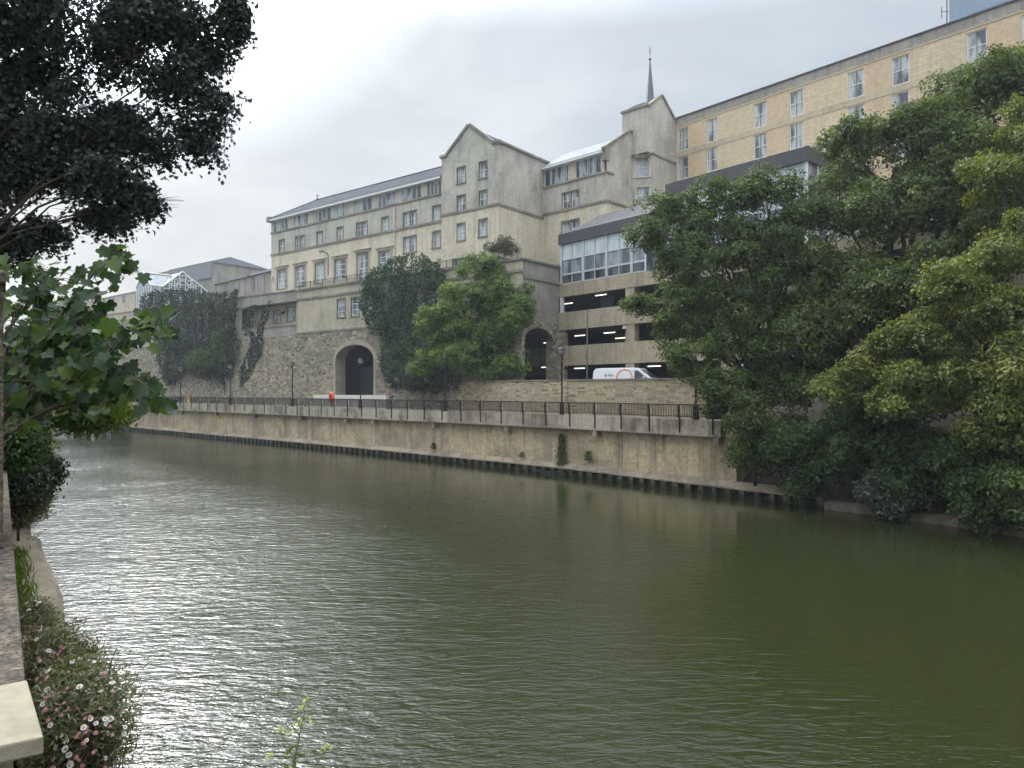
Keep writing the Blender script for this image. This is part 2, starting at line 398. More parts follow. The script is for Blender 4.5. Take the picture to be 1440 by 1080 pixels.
def leaf_mesh(name, C, N, size, aspect, mat, parent, tint, jitter=.5, droop=.3, shape='rhomb', fold=.12):
    n = len(C)
    base = parent_world(parent); C = C - np.array(base)
    N = unit(N + rng.normal(0, jitter, (n, 3)))
    A = np.cross(N, rng.normal(0, 1, (n, 3))); A = unit(A); A[:, 2] -= droop; A = unit(A)
    B = unit(np.cross(N, A)); N2 = np.cross(A, B)
    Ls = (size * rng.uniform(.65, 1.3, n))[:, None]
    if shape == 'rhomb':
        P = np.array([(-.5,0,0), (-.05,.5*aspect,fold), (.5,0,-.05), (-.05,-.5*aspect,fold)]); faces = [(0,1,2,3)]
    elif shape == 'maple':
        half = [(-.44,.0),(-.5,.16),(-.40,.34),(-.24,.36),(-.14,.30),(.04,.50),(.14,.40),(.13,.25),(.27,.28),(.27,.15),(.5,0)]
        pts = half + [(x,-y) for x, y in half[-2:0:-1]]
        P = np.array([(x, y*aspect, fold*abs(y)*2 - .25*max(0, x)**2 - .2*abs(y)**2) for x, y in pts] + [(-.05,0,0)])
        m = len(pts); faces = [(m, i, (i+1) % m) for i in range(m)]
    elif shape == 'maple_lo':
        half = [(-.5,.0),(-.25,.42),(-.05,.2),(.15,.45),(.18,.14),(.5,0)]
        pts = half + [(x,-y) for x, y in half[-2:0:-1]]
        P = np.array([(x, y*aspect, fold*abs(y)*2) for x, y in pts]); faces = [tuple(range(len(pts)))]
    k = len(P)
    W = C[:, None, :] + Ls[:, None]*(A[:, None, :]*P[None, :, 0:1] + B[:, None, :]*P[None, :, 1:2] + N2[:, None, :]*P[None, :, 2:3])
    me = bpy.data.meshes.new(name)
    nv = n*k; me.vertices.add(nv); me.vertices.foreach_set('co', W.reshape(-1).astype(np.float32))
    fl = [len(f) for f in faces]; tot = sum(fl)
    idx = np.array([i for f in faces for i in f])
    loops = (np.arange(n)[:, None]*k + idx[None, :]).reshape(-1)
    me.loops.add(n*tot); me.loops.foreach_set('vertex_index', loops.astype(np.int32))
    me.polygons.add(n*len(faces))
    starts = (np.arange(n)[:, None]*tot + np.cumsum([0]+fl[:-1])[None, :]).reshape(-1)
    me.polygons.foreach_set('loop_start', starts.astype(np.int32))
    try: me.polygons.foreach_set('loop_total', np.tile(fl, n).astype(np.int32))
    except Exception: pass
    at_ = me.attributes.new('tint', 'FLOAT', 'FACE'); at_.data.foreach_set('value', np.repeat(tint, len(faces)).astype(np.float32))
    me.update(calc_edges=True); me.validate()
    me.materials.append(mat)
    o = bpy.data.objects.new(name, me); COL.objects.link(o); o.parent = parent
    return o

def spray_leaves(C, N, k, r, thick, droop=.35):
    """k leaves spread over a flattened drooping disc round each spray centre"""
    n = len(C); N = unit(N)
    T = unit(np.cross(N, rng.normal(0, 1, (n, 3)))); B = np.cross(N, T)
    q = np.sqrt(rng.uniform(0, 1, (n, k)))*np.array(r).reshape(-1, 1); th = rng.uniform(0, 2*PI, (n, k))
    P = C[:, None] + T[:, None]*(q*np.cos(th))[..., None] + B[:, None]*(q*np.sin(th))[..., None] + N[:, None]*rng.normal(0, thick, (n, k))[..., None]
    P[..., 2] -= droop*q*q/np.maximum(np.array(r).reshape(-1, 1), .01)
    out = np.repeat(N[:, None], k, 1) + .35*unit(P - C[:, None])
    return P.reshape(-1, 3), unit(out).reshape(-1, 3)

def crown_points(ells, n, lo=.5, thr=-.15, nsc=.5, up=.55, seed=0, face=None):
    """points in the outer shells of the crown's lobes, dropped where a noise field is low so that gaps stay"""
    r2 = np.random.default_rng(seed); C = []; N = []
    w = np.array([max(e[3]*e[4]*e[5], .01)**.67 for e in ells]); w = w/w.sum()
    for e, m in zip(ells, (w*n*1.7).astype(int)+1):
        c = np.array(e[:3]); R = np.array(e[3:6])
        d = unit(r2.normal(0, 1, (m, 3))); q = lo + (1-lo)*r2.uniform(0, 1, m)**.6
        p = c + d*R*q[:, None]
        p += r2.normal(0, .06, (m, 3))*R
        for i in range(m):
            if mnoise.noise((p[i][0]*nsc+seed, p[i][1]*nsc, p[i][2]*nsc*1.3)) > thr:
                C.append(p[i]); N.append(d[i]*.75 + np.array((0,0,up)) + r2.normal(0, .25, 3))
    return np.array(C), np.array(N)

def sublobes(ells, m, seed):
    """break each big lobe of a crown into rounded boughs around it"""
    r = random.Random(seed*7+1); out = []
    for e in ells:
        out.append((e[0], e[1], e[2], e[3]*.72, e[4]*.72, e[5]*.72))
        for i in range(m):
            v = Vector((r.gauss(0,1), r.gauss(-.35,1), r.gauss(.25,.9))).normalized(); k = r.uniform(.30,.5); q = r.uniform(.62,.86)
            s = (e[3]*e[4]*e[5])**(1/3)
            out.append((e[0]+v.x*e[3]*q, e[1]+v.y*e[4]*q, e[2]+v.z*e[5]*q, s*k*1.25, s*k*1.25, s*k*.8))
    return out
def E(px, py, Y, rx, ry, rd):
    p = at(px, py, Y); k = Y/F
    return (p.x, p.y, p.z, rx*k, rd, ry*k)

def limbs(mb, base, ells, r0, lean=.35, subs=5, seed=0):
    r = random.Random(seed); base = Vector(base)
    top = sum((Vector(e[:3]) for e in ells), V(0,0,0))/len(ells)
    fork = base + (top-base)*lean + V(r.uniform(-.3,.3), r.uniform(-.3,.3), 0)
    mb.tube([base - V(0,0,.5), base + V(0,0,.3), (base+fork)/2 + V(r.uniform(-.15,.15), 0, 0), fork], [r0*1.35, r0*1.05, r0*.9, r0*.8], 8)
    for e in ells:
        c = Vector(e[:3]); d = c-fork
        m1 = fork + d*.35 + V(r.uniform(-.1,.1)*d.length, r.uniform(-.1,.1)*d.length, .12*d.length)
        m2 = fork + d*.7 + V(r.uniform(-.08,.08)*d.length, r.uniform(-.08,.08)*d.length, .08*d.length)
        k = max(.25, min(1, (e[3]*e[5])**.5/3))*r0*.55
        mb.tube([fork - d*.02, m1, m2, c], [k, k*.8, k*.55, k*.3], 6)
        for j in range(subs):
            v = Vector((r.gauss(0,1), r.gauss(0,1), r.gauss(.3,1))).normalized()
            t = c + V(v.x*e[3], v.y*e[4], v.z*e[5])*.82
            s = m2 + (c-m2)*r.random()
            mb.tube([s, (s+t)/2 + V(0,0,.06*(t-s).length), t], [k*.3, k*.2, k*.08], 4, False)

def tree(name, label, cat, base, ells, n, k, r, leaf, size, aspect=.55, thr=-.15, nsc=.5, lo=.5, trunk_r=.3, thick=.12, up=.55,
         seed=0, shape='rhomb', droop=.35, lean=.35, group=None, tbias=0, jitter=.5, lobes=0, subs=5, bark='bark'):
    t = thing(name, label, cat, base, group)
    if trunk_r:
        mb = MB(); limbs(mb, base, ells, trunk_r, lean, subs, seed); mb.build('trunk', M[bark], t, True)
    C, N = crown_points(sublobes(ells, lobes, seed) if lobes else ells, n, lo, thr, nsc, up, seed)
    rr = r*rng.uniform(.6, 1.35, len(C))
    P, NN = spray_leaves(C, N, k, rr, thick, droop)
    ti = np.repeat(np.clip(rng.normal(.45+tbias, .22, len(C)), 0, 1), k) + rng.normal(0, .12, len(P))
    leaf_mesh('crown', P, NN, size, aspect, LEAF[leaf], t, np.clip(ti, 0, 1), jitter, .3, shape)
    return t

def vine(name, label, cat, f, polys, dens, thick, size, leaf, seed=0, hang=.8, group=None, bulge=0):
    """ivy hugging a wall: polygons of photograph pixels laid on the wall plane f, leaves standing out from it"""
    r2 = random.Random(seed); pts = []
    for po in polys:
        q = [(f.s(x), f.z(x, y)) for x, y in po]
        s0, s1 = min(a for a, b in q), max(a for a, b in q); z0, z1 = min(b for a, b in q), max(b for a, b in q)
        for _ in range(int(dens*(s1-s0)*(z1-z0))):
            s, z = r2.uniform(s0, s1), r2.uniform(z0, z1)
            wob = .55*mnoise.noise((s*.9, z*.9, seed)); s2, z2 = s+wob, z+wob
            ins = False; j = len(q)-1
            for i in range(len(q)):
                (xi, yi), (xj, yj) = q[i], q[j]
                if (yi > z2) != (yj > z2) and s2 < (xj-xi)*(z2-yi)/(yj-yi)+xi: ins = not ins
                j = i
            if not ins: continue
            if mnoise.noise((s*.55+9, z*.35, seed+3)) < -.42: continue
            o = abs(r2.gauss(0, thick))*(1+.8*mnoise.noise((s*.5, z*.5, seed+5))) + .03
            if bulge: o += bulge*(.5+.5*mnoise.noise((s*.45+3, z*.33, seed+8)))
            pts.append(f.pt(s, z, max(.03, o)))
    P = np.array([tuple(p) for p in pts]); n = len(P)
    base = f.pt(sum(f.s(x) for x, y in polys[0])/len(polys[0]), min(f.z(x, y) for x, y in polys[0]))
    t = thing(name, label, cat, base, group)
    N = np.tile(np.array((f.n.x, f.n.y, .55)), (n, 1))
    ti = np.array([.45+.55*mnoise.noise((p[0]*.6, p[1]*.6, p[2]*.6)) for p in P]) + rng.normal(0, .14, n)
    leaf_mesh('leaves', P, N, size, .7, LEAF[leaf], t, np.clip(ti, 0, 1), .55, hang, 'rhomb')
    return t
# ------------------------------------------------------------------ the river wall line
QP = [V(27.0,27.0), V(23.6,35.0), V(18.6,41.8), V(13.8,47.4), V(3.6,59.3), V(-11.8,74.2), V(-28.7,90.0), V(-48,107.4), V(-68.5,126.0)]
def catmull(P, step=.5):
    out = []; P = [P[0]*2-P[1]] + P + [P[-1]*2-P[-2]]
    for i in range(1, len(P)-2):
        a, b, c, d = P[i-1:i+3]; n = max(2, int((c-b).length/step))
        for k in range(n):
            t = k/n
            out.append(.5*((2*b)+(c-a)*t+(2*a-5*b+4*c-d)*t*t+(3*b-a-3*c+d)*t**3))
    out.append(P[-2]); return out
QL = catmull(QP)
QT = [(QL[min(i+1, len(QL)-1)]-QL[max(i-1, 0)]).normalized() for i in range(len(QL))]
QN = [V(t.y, -t.x) for t in QT]                 # towards the land
QS = [0.0]
for i in range(1, len(QL)): QS.append(QS[-1]+(QL[i]-QL[i-1]).length)
def qat(s, o=0, z=0):
    s = max(0, min(QS[-1]-1e-6, s)); i = 0
    lo, hi = 0, len(QS)-2
    while lo < hi:
        m = (lo+hi+1)//2
        if QS[m] <= s: lo = m
        else: hi = m-1
    i = lo; t = (s-QS[i])/(QS[i+1]-QS[i])
    p = QL[i].lerp(QL[i+1], t); n = QN[i].lerp(QN[i+1], t).normalized(); q = p+n*o
    return V(q.x, q.y, z)
def qtan(s):
    d = qat(s+.3)-qat(s-.3); d.z = 0; return d.normalized()
def qs(px, o=0):
    best = None
    for k in range(0, int(QS[-1]*10)):
        p = qat(k/10, o)
        e = abs(p.x/p.y-ray(px))
        if best is None or e < best[0]: best = (e, k/10)
    return best[1]
def sweep(mb, s0, s1, prof, step=1.0, closed=True):
    n = max(1, int(abs(s1-s0)/step)); base = len(mb.v); m = len(prof)
    for i in range(n+1):
        s = s0+(s1-s0)*i/n
        for o, z in prof: mb.v.append(tuple(qat(s, o, z)))
    for i in range(n):
        for k in range(m if closed else m-1):
            k2 = (k+1) % m
            mb.f.append([base+i*m+k, base+i*m+k2, base+(i+1)*m+k2, base+(i+1)*m+k]); mb.mi.append(mb.m)
    if closed:
        mb.f.append([base+k for k in range(m)]); mb.mi.append(mb.m)
        mb.f.append([base+n*m+k for k in range(m)][::-1]); mb.mi.append(mb.m)

S_END = qs(1036, .45); S_SLAB = qs(1014, -.15); S_FAR = qs(184, .45)
ZW = 4.85                                        # walkway level
ZR = 6.5                                         # service road level

# ------------------------------------------------------------------ setting
mb = MB(); mb.poly([(-240,-60,0),(240,-60,0),(240,230,0),(-240,230,0)]); structure(mb.build('river', M['water']))
mb = MB(); mb.poly([(-300,-150,-2.5),(300,-150,-2.5),(300,340,-2.5),(-300,340,-2.5)]); structure(mb.build('ground', M['earth']))
# ground behind the quay, one sheet out to the horizon
mb = MB(); far = [qat(s, 5.2, ZW-.012) for s in np.linspace(S_END+1.5, S_FAR, 40)]
far = [V(p.x, p.y, p.z) for p in far]
mb.poly(far + [(-75,131,ZW-.012), (-280,200,ZW-.012), (-280,320,ZW-.012), (280,320,ZW-.012), (280,60,ZW-.012), (46,40,ZW-.012)])
structure(mb.build('land', M['paving']))
mb = MB(); sweep(mb, S_SLAB, S_FAR, [(.2, ZW-.25), (5.3, ZW-.25), (5.3, ZW), (.2, ZW)]); structure(mb.build('walkway', M['paving']))
# service road behind the parapet wall
mb = MB(); a = [qat(s, 4.3, ZR) for s in np.linspace(qs(1000, 4), qs(632, 4), 14)]; b = [qat(s, 18, ZR) for s in np.linspace(qs(1000, 4)-6, qs(632, 4), 14)]
for i in range(13): mb.poly([a[i], b[i], b[i+1], a[i+1]])
structure(mb.build('road', M['asphalt']))
mb = MB(); e_ = [qat(s, 9.2, ZR-.12) for s in np.linspace(0, qs(1000, 4)-1, 12)]
mb.poly(e_ + [qat(qs(1000, 4)-1, 5.0, ZR-.12), qat(qs(640, 4), 5.0, ZR-.12), V(0,110,ZR-.12), V(60,150,ZR-.12), V(280,150,ZR-.12), V(280,10,ZR-.12), V(60,10,ZR-.12)]); structure(mb.build('yard', M['asphalt']))
mb = MB(); e_.append(qat(qs(1000, 4)-1, 5.0, ZR-.12))
for a_, b_ in zip(e_, e_[1:]): mb.poly([a_, b_, b_-V(0,0,6), a_-V(0,0,6)])
structure(mb.build('yard_bank', M['earth']))
# wooded bank to the right of the quay
mb = MB(); rows = []
for s in np.linspace(-2, S_END+1.2, 22):
    row = []
    for o, z in ((.3, .35), (.9, .75), (2.2, 1.7), (4.2, 3.6), (6.5, 5.6), (9.5, ZR-.03), (40, ZR-.03)):
        p = qat(max(0, s), o)
        if s < 0: p = p + V(1.2, -s*-3.0, 0)
        row.append(V(p.x, p.y, z + (.25*mnoise.noise((p.x*.5, p.y*.5, 1)) if o < 9 else 0)))
    rows.append(row)
for i in range(len(rows)-1):
    for k in range(6): mb.poly([rows[i][k], rows[i][k+1], rows[i+1][k+1], rows[i+1][k]])
structure(mb.build('river_bank', M['earth'], smooth=True))
# far bank where the river bends away
mb = MB(); mb.poly([(-69,126.5,.3),(-75,132,2.2),(-160,170,2.2),(-280,200,2.2),(-280,150,.3),(-110,128,.3)]); structure(mb.build('far_bank', M['grass_ground']))

# ------------------------------------------------------------------ quay wall
q = thing('quay_wall', 'long stained stone river wall on sheet piling carrying the railed walkway', 'river wall', qat(S_END, .4, 0))
mb = MB(); sweep(mb, S_END, S_FAR, [(.45,.8),(1.1,.8),(1.1,ZW-.3),(.45,ZW-.3)]); mb.build('wall', M['quay'], q)
mb = MB(); sweep(mb, qs(1158, 0), S_FAR, [(-.06,.52),(.5,.52),(.5,1.0),(.44,.98),(.02,.66),(-.06,.64)]); mb.build('ledge', M['quay_cap'], q)
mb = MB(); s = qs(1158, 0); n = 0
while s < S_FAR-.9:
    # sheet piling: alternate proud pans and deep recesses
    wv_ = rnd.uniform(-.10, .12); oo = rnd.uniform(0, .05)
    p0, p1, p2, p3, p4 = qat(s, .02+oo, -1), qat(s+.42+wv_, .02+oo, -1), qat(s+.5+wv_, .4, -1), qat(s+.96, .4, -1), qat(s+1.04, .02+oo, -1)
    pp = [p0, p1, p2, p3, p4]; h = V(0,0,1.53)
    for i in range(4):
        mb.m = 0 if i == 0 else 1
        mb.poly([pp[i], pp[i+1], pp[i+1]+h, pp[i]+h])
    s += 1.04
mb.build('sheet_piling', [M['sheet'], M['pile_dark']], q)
mb = MB(); sweep(mb, S_SLAB, S_FAR, [(-.15,3.92),(.5,3.92),(.5,ZW-.02),(.02,ZW-.02),(.02,ZW+.14),(-.15,ZW+.14)]); mb.build('walkway_edge', M['fascia'], q)
mb = MB(); sweep(mb, S_SLAB, S_FAR, [(-.19,3.86),(.46,3.86),(.46,3.915),(-.19,3.915)]); mb.build('drip_edge', M['string'], q)
for px in (213,254,303,357,422,486,524,609,712,836,1008):
    s = qs(px, -.05); d = qtan(s); n_ = V(d.y, -d.x, 0)
    mb = MB(); mb.box(qat(s, -.12, 3.35)-d*.22, d*.44, n_*.6, (0,0,.505)); mb.build('bracket', M['quay_cap'], q, bevel=.02)
mb = MB(); mb.box(qat(S_END, 1.05, .5), qtan(S_END)*.9, V(qtan(S_END).y, -qtan(S_END).x, 0)*5.5, (0,0,ZW-.52)); mb.build('return_wall', M['quay'], q)
mb = MB(); sweep(mb, 0, qs(1160, 0), [(-.02,-.6),(.5,-.6),(.5,.5),(-.02,.42)]); 
e = tag(mb.build('bank_edging', M['ledge']), 'low brown stone edging along the foot of the wooded bank', 'edging')

# walkway railing: ladder posts, rails and bars
rl = thing('walkway_railing', 'black iron railing with ladder posts running along the river walkway', 'railing', qat(S_SLAB, -.1, ZW))
zt = 6.02
mb = MB(); sweep(mb, S_SLAB+.2, S_FAR, [(-.14,zt-.05),(-.02,zt-.05),(-.02,zt+.03),(-.14,zt+.03)]); mb.build('handrail', M['iron_brown'], rl)
mb = MB(); sweep(mb, S_SLAB+.2, S_FAR, [(-.10,5.16),(-.05,5.16),(-.05,5.21),(-.10,5.21)]); mb.build('bottom_rail', M['iron_brown'], rl)
s = S_SLAB+.6; k = 0
while s < S_FAR-1:
    d = qtan(s); n_ = V(d.y, -d.x, 0); mb = MB()
    mb.box(qat(s, -.22, 4.05)-d*.045, d*.09, n_*.07, (0,0,zt-.052-4.05))
    mb.box(qat(s, -.12, 5.05)+d*.16, d*.07, n_*.06, (0,0,zt-.052-5.05))
    for zz in (5.3, 5.5, 5.78): mb.box(qat(s, -.19, zz)+d*.045, d*.115, n_*.04, (0,0,.06))
    mb.build('post', M['iron'], rl)
    mb = MB(); x = s+.33
    while x < min(s+2.62, S_FAR-.2):
        mb.box(qat(x, -.085, 5.205)-d*.02, d*.04, n_*.03, (0,0,zt-.052-5.205)); x += .145
    if mb.v: mb.build('bars', M['iron_brown'], rl)
    s += 2.7

# lamp posts along the walkway
def make_lamp(label):
    t = thing('lamp_post', label, 'street lamp', (0,0,0), 'globe lamp posts along the walkway')
    mb = MB(); mb.abox(-.19,.19,-.19,.19,0,1.12); mb.build('base_box', M['iron'], t, bevel=.02)
    mb = MB(); mb.lathe((0,0,0), [(.075,1.1),(.07,3),(.055,5.02),(.12,5.05),(.14,5.12),(.1,5.18),(.001,5.18)], 12); mb.build('post', M['iron'], t, True)
    mb = MB(); mb.lathe((0,0,5.46), [(.001,-.31)]+[(.31*math.sin(a), -.31*math.cos(a)) for a in np.linspace(.3, PI-.3, 11)]+[(.001,.31)], 18); g = mb.build('globe', M['globe'], t, True)
    mb = MB(); mb.lathe((0,0,5.46), [(.312,.0),(.29,.14),(.2,.26),(.05,.335),(.001,.34)], 18); mb.build('cap', M['iron'], g, True)
    return t
lamp0 = None
for px, lab in ((978, 'black globe lamp post half hidden by the tree at the near end of the walkway'),
                (790, 'black globe lamp post nearest the white van, standing before the parapet wall'),
                (626, 'black globe lamp post in front of the bright green tree'),
                (507, 'black globe lamp post standing in front of the dark archway'),
                (411, 'black globe lamp post before the bare rubble wall left of the archway'),
                (324, 'black globe lamp post before the right side of the dead ivy'),
                (254, 'black globe lamp post beside the yellow sign, farthest along the walkway')):
    s = qs(px, .6); p = qat(s, .6, ZW)
    if lamp0 is None: lamp0 = make_lamp(lab); lamp0.location = p
    else: dup(lamp0, p, lab)

# lifebuoy housing, warning signs, white bench wall
s = qs(466, .1); p = qat(s, .12, 0); d = qtan(s); n_ = V(d.y, -d.x, 0)
t = thing('lifebuoy_station', 'orange red oval lifebuoy housing beside the railing left of the archway', 'lifebuoy', (p.x, p.y, ZW))
mb = MB(); R0 = []
for i in range(25):
    a = 2*PI*i/24; R0.append(V(p.x,p.y,6.12)+d*.34*math.cos(a)+V(0,0,.52*math.sin(a)))
mb.tube(R0, .17, 8, False); mb.build('ring', M['red'], t, True)
mb = MB(); mb.box(V(p.x,p.y,5.85)-d*.12+n_*.02, d*.24, n_*.1, (0,0,.5)); mb.build('bracket', M['red'], t)
mb = MB(); mb.tube([(p.x,p.y,ZW),(p.x,p.y,5.7)], .04, 8); mb.build('post', M['iron'], t, True)

def warn_sign(px, zc, w, h, o, label, tri):
    s = qs(px, o); p = qat(s, o, zc); d = -qtan(s); n_ = V(-d.y, d.x, 0)
    out = V(qtan(s).y, -qtan(s).x, 0)*-1
    t = thing('warning_sign', label, 'sign', p)
    mb = MB(); mb.box(p-d*w/2-V(0,0,h/2), d*w, out*.03, (0,0,h)); mb.build('plate', M['sign_yellow'], t)
    c = p+out*.034
    if tri:
        mb = MB(); a, b_, e = c+d*-.3*w+V(0,0,-.30*h), c+d*.3*w+V(0,0,-.30*h), c+V(0,0,.34*h)
        mb.prism([a, b_, e], out*.006)
        g = mb.build('triangle', M['black'], t)
        mb = MB(); m_ = (a+b_+e)/3; mb.prism([m_+(x-m_)*.62+out*.007 for x in (a, b_, e)], out*.004); mb.build('triangle_field', M['sign_yellow'], g)
        mb = MB(); mb.prism([m_-d*.05*w+V(0,0,-.1*h)+out*.012, m_+d*.05*w+V(0,0,-.1*h)+out*.012, m_+d*.03*w+V(0,0,.12*h)+out*.012, m_-d*.03*w+V(0,0,.12*h)+out*.012], out*.003); mb.build('mark', M['black'], g)
    else:
        mb = MB(); mb.box(c-d*.32*w+V(0,0,.05*h), d*.64*w, out*.005, (0,0,.25*h)); mb.box(c-d*.32*w+V(0,0,-.3*h), d*.64*w, out*.005, (0,0,.1*h)); mb.build('print', M['black'], t)
warn_sign(309.5, 3.28, 1.3, .85, .40, 'yellow warning sign with black triangle on the river wall below the walkway', True)
warn_sign(265, 5.55, .95, .8, -.2, 'small yellow notice fixed to the far end of the walkway railing', False)

mb = MB(); sa, sb = qs(543, 3.0), qs(441, 3.0); sweep(mb, sa, sb, [(3.0,ZW),(3.35,ZW),(3.35,5.9),(3.0,5.9)])
lw = tag(mb.build('low_wall', M['podium_grey']), 'low wall with a cream white top band in front of the archway', 'wall')
mb = MB(); sweep(mb, sa-.03, sb+.03, [(2.96,5.902),(3.39,5.902),(3.39,6.45),(2.96,6.45)]); mb.build('top_band', M['cream_white'], lw)

# parapet wall of the service road
w = thing('parapet_wall', 'warm coursed stone wall with flat coping between walkway and white van', 'wall', qat(qs(993, 4), 4, ZW))
sa, sb = qs(993, 4.0), qs(640, 4.0)
mb = MB(); sweep(mb, sa, sb, [(4.0,ZW-.1),(4.5,ZW-.1),(4.5,7.84),(4.0,7.84)]); mb.build('wall', M['rubble_warm'], w)
mb = MB(); sweep(mb, sa-.05, sb, [(3.92,7.842),(4.58,7.842),(4.58,7.98),(3.92,7.98)]); mb.build('coping', M['string'], w)
d = qtan(sa); n_ = V(d.y, -d.x, 0)
mb = MB(); mb.box(qat(sa, 4.51, ZW-.1)-d*.0+d*.05, d*.45, n_*8, (0,0,7.9-ZW)); mb.build('return_wall', M['rubble'], w)
s = qs(793, 3.9); mb = MB(); mb.box(qat(s, 3.9, ZW)-qtan(s)*.4, qtan(s)*.8, V(qtan(s).y,-qtan(s).x,0)*.2, (0,0,7.8-ZW)); mb.build('pilaster', M['rubble_warm'], w)

# rope hanging on the river wall
mb = MB(); pts = []
for i in range(31):
    k = i/30; px = 700+(860-700)*k; s = qs(px, .3); z = 1.45-1.35*math.sin(PI*min(1, k*1.15))**1.3 if k < .87 else .5+(k-.87)*4
    pts.append(qat(s, .1 if z < 1 else .38, max(.12, z)))
mb.tube(pts, .022, 5); tag(mb.build('mooring_rope', M['rope'], smooth=True), 'slack pale rope hanging along the foot of the river wall', 'rope')

# ------------------------------------------------------------------ windows
def window(f, s0, s1, z0, z1, par, rec=.17, surround='string', n=1, pane='sash', bars=(1, 2), fr=.07, sill=True):
    """sash window: frame mesh with its panes and stone surround as sub-parts"""
    mb = MB(); pm = MB(); W = (s1-s0)/n; mull = .14 if n > 1 else 0
    for i in range(n):
        a = s0+i*W+(mull/2 if i else 0); b = s0+(i+1)*W-(mull/2 if i < n-1 else 0)
        mb.fbox(f, a, a+fr, z0, z1, -rec-.06, -rec); mb.fbox(f, b-fr, b, z0, z1, -rec-.06, -rec)
        mb.fbox(f, a+fr, b-fr, z0, z0+fr*1.2, -rec-.06, -rec); mb.fbox(f, a+fr, b-fr, z1-fr, z1, -rec-.06, -rec)
        nv, nh = bars
        for k in range(1, nh): z = z0+(z1-z0)*k/nh; mb.fbox(f, a+fr, b-fr, z-.035, z+.035, -rec-.055, -rec+.012)
        for k in range(1, nv): x = a+(b-a)*k/nv; mb.fbox(f, x-.02, x+.02, z0+fr*1.2, z1-fr, -rec-.05, -rec-.01)
        pm.poly([f.pt(a+fr*.5, z0+fr*.5, -rec-.04), f.pt(b-fr*.5, z0+fr*.5, -rec-.04), f.pt(b-fr*.5, z1-fr*.5, -rec-.04), f.pt(a+fr*.5, z1-fr*.5, -rec-.04)])
    w = mb.build('window', M['white'], par)
    pm.build('pane', M[pane], w)
    if surround:
        sm = MB(); t = .12
        sm.fbox(f, s0-t, s0, z0, z1, -.1, .045); sm.fbox(f, s1, s1+t, z0, z1, -.1, .045)
        sm.fbox(f, s0-t, s1+t, z1, z1+t, -.1, .06)
        if sill: sm.fbox(f, s0-t-.05, s1+t+.05, z0-.15, z0, -.1, .11)
        if n > 1:
            for i in range(1, n): sm.fbox(f, s0+i*W-mull/2, s0+i*W+mull/2, z0, z1, -rec-.05, .02)
        sm.build('surround', M[surround], w)
    return w

# ------------------------------------------------------------------ podium under the hotel
ZT = 20.1                                        # terrace parapet top
FP = Fac((-18.9, 86.0), 52)                      # podium front
sR = FP.s(735); pe = FP.pt(sR, 0); sL = FP.s(417)
pl = FP.pt(sL, 0); FQ = Fac((pl.x, pl.y), 47)    # its bend to the left; s negative to the left
FE = Fac((pe.x, pe.y), r=(-FP.n.x, -FP.n.y))     # its right hand end, running back to the garage
pod = thing('podium_building', 'rubble and ashlar podium with dark archway carrying the hotel terrace', 'building', FP.pt(FP.s(560), ZW))
ZB = 14.5
def arch_wall(mb, f, s0, s1, z0, z1, a0, a1, zs, zc, zbase, ring, ringm, par, reveal=1.5, ringw=.55):
    """wall with an elliptical archway; fills the spandrels, turns the soffit and sets a proud ring of voussoirs"""
    wall(mb, f, s0, s1, z0, z1, [(a0, a1, zbase, zc)], .02)
    c = (a0+a1)/2; R = (a1-a0)/2; n = 20
    def P(k, e=0): t = PI-PI*k/n; return (c+(R+e)*math.cos(t), zs+(zc-zs+e)*math.sin(t))
    for k in range(n):
        (x0, y0), (x1, y1) = P(k), P(k+1)
        mb.poly([f.pt(x0, y0), f.pt(x1, y1), f.pt(x1, zc), f.pt(x0, zc)])
    rm = MB()
    edge = [(a0, zbase)] + [P(k) for k in range(n+1)] + [(a1, zbase)]
    for (x0, y0), (x1, y1) in zip(edge, edge[1:]):
        rm.poly([f.pt(x0, y0, .02), f.pt(x1, y1, .02), f.pt(x1, y1, -reveal), f.pt(x0, y0, -reveal)])
    for k in range(n):
        a, b, e, d = P(k), P(k+1), P(k+1, ringw), P(k, ringw)
        rm.poly([f.pt(*a, .06), f.pt(*b, .06), f.pt(*e, .06), f.pt(*d, .06)])
        rm.poly([f.pt(*d, .06), f.pt(*e, .06), f.pt(*e, -.02), f.pt(*d, -.02)])
    for x0, x1 in ((a0-ringw*.8, a0), (a1, a1+ringw*.8)):
        rm.fbox(f, x0, x1, zbase, zs, -.05, .06)
    rm.build('arch_surround', M[ringm], par)

a0, a1 = FP.s(472), FP.s(525.5)
mb = MB(); arch_wall(mb, FP, sL, sR, ZW-.2, ZB, a0, a1, 10.7, 12.55, ZW-.2, .5, 'arch_stone', pod)
mb.build('rubble_wall', M['rubble'], pod)
# dark passage behind the arch with a leaf of its door standing open
mb = MB()
i0, i1 = a0-.4, a1+.4
for A, B in (((i0,-1.5),(i0,-11)), ((i1,-11),(i1,-1.5)), ((i0,-11),(i1,-11))):
    mb.poly([FP.pt(A[0], ZW-.2, A[1]), FP.pt(B[0], ZW-.2, B[1]), FP.pt(B[0], 13.2, B[1]), FP.pt(A[0], 13.2, A[1])])
mb.poly([FP.pt(i0, 13.2, -1.5), FP.pt(i1, 13.2, -1.5), FP.pt(i1, 13.2, -11), FP.pt(i0, 13.2, -11)])
mb.build('passage', M['pile_dark'], pod)
mb = MB(); mb.fbox(FP, a0+.05, a0+2.2, ZW, 10.0, -4.2, -4.0); mb.fbox(FP, a0+3.1, a0+3.3, ZW, 8.2, -4.0, -3.8); mb.build('gate', M['dark_gate'], pod)
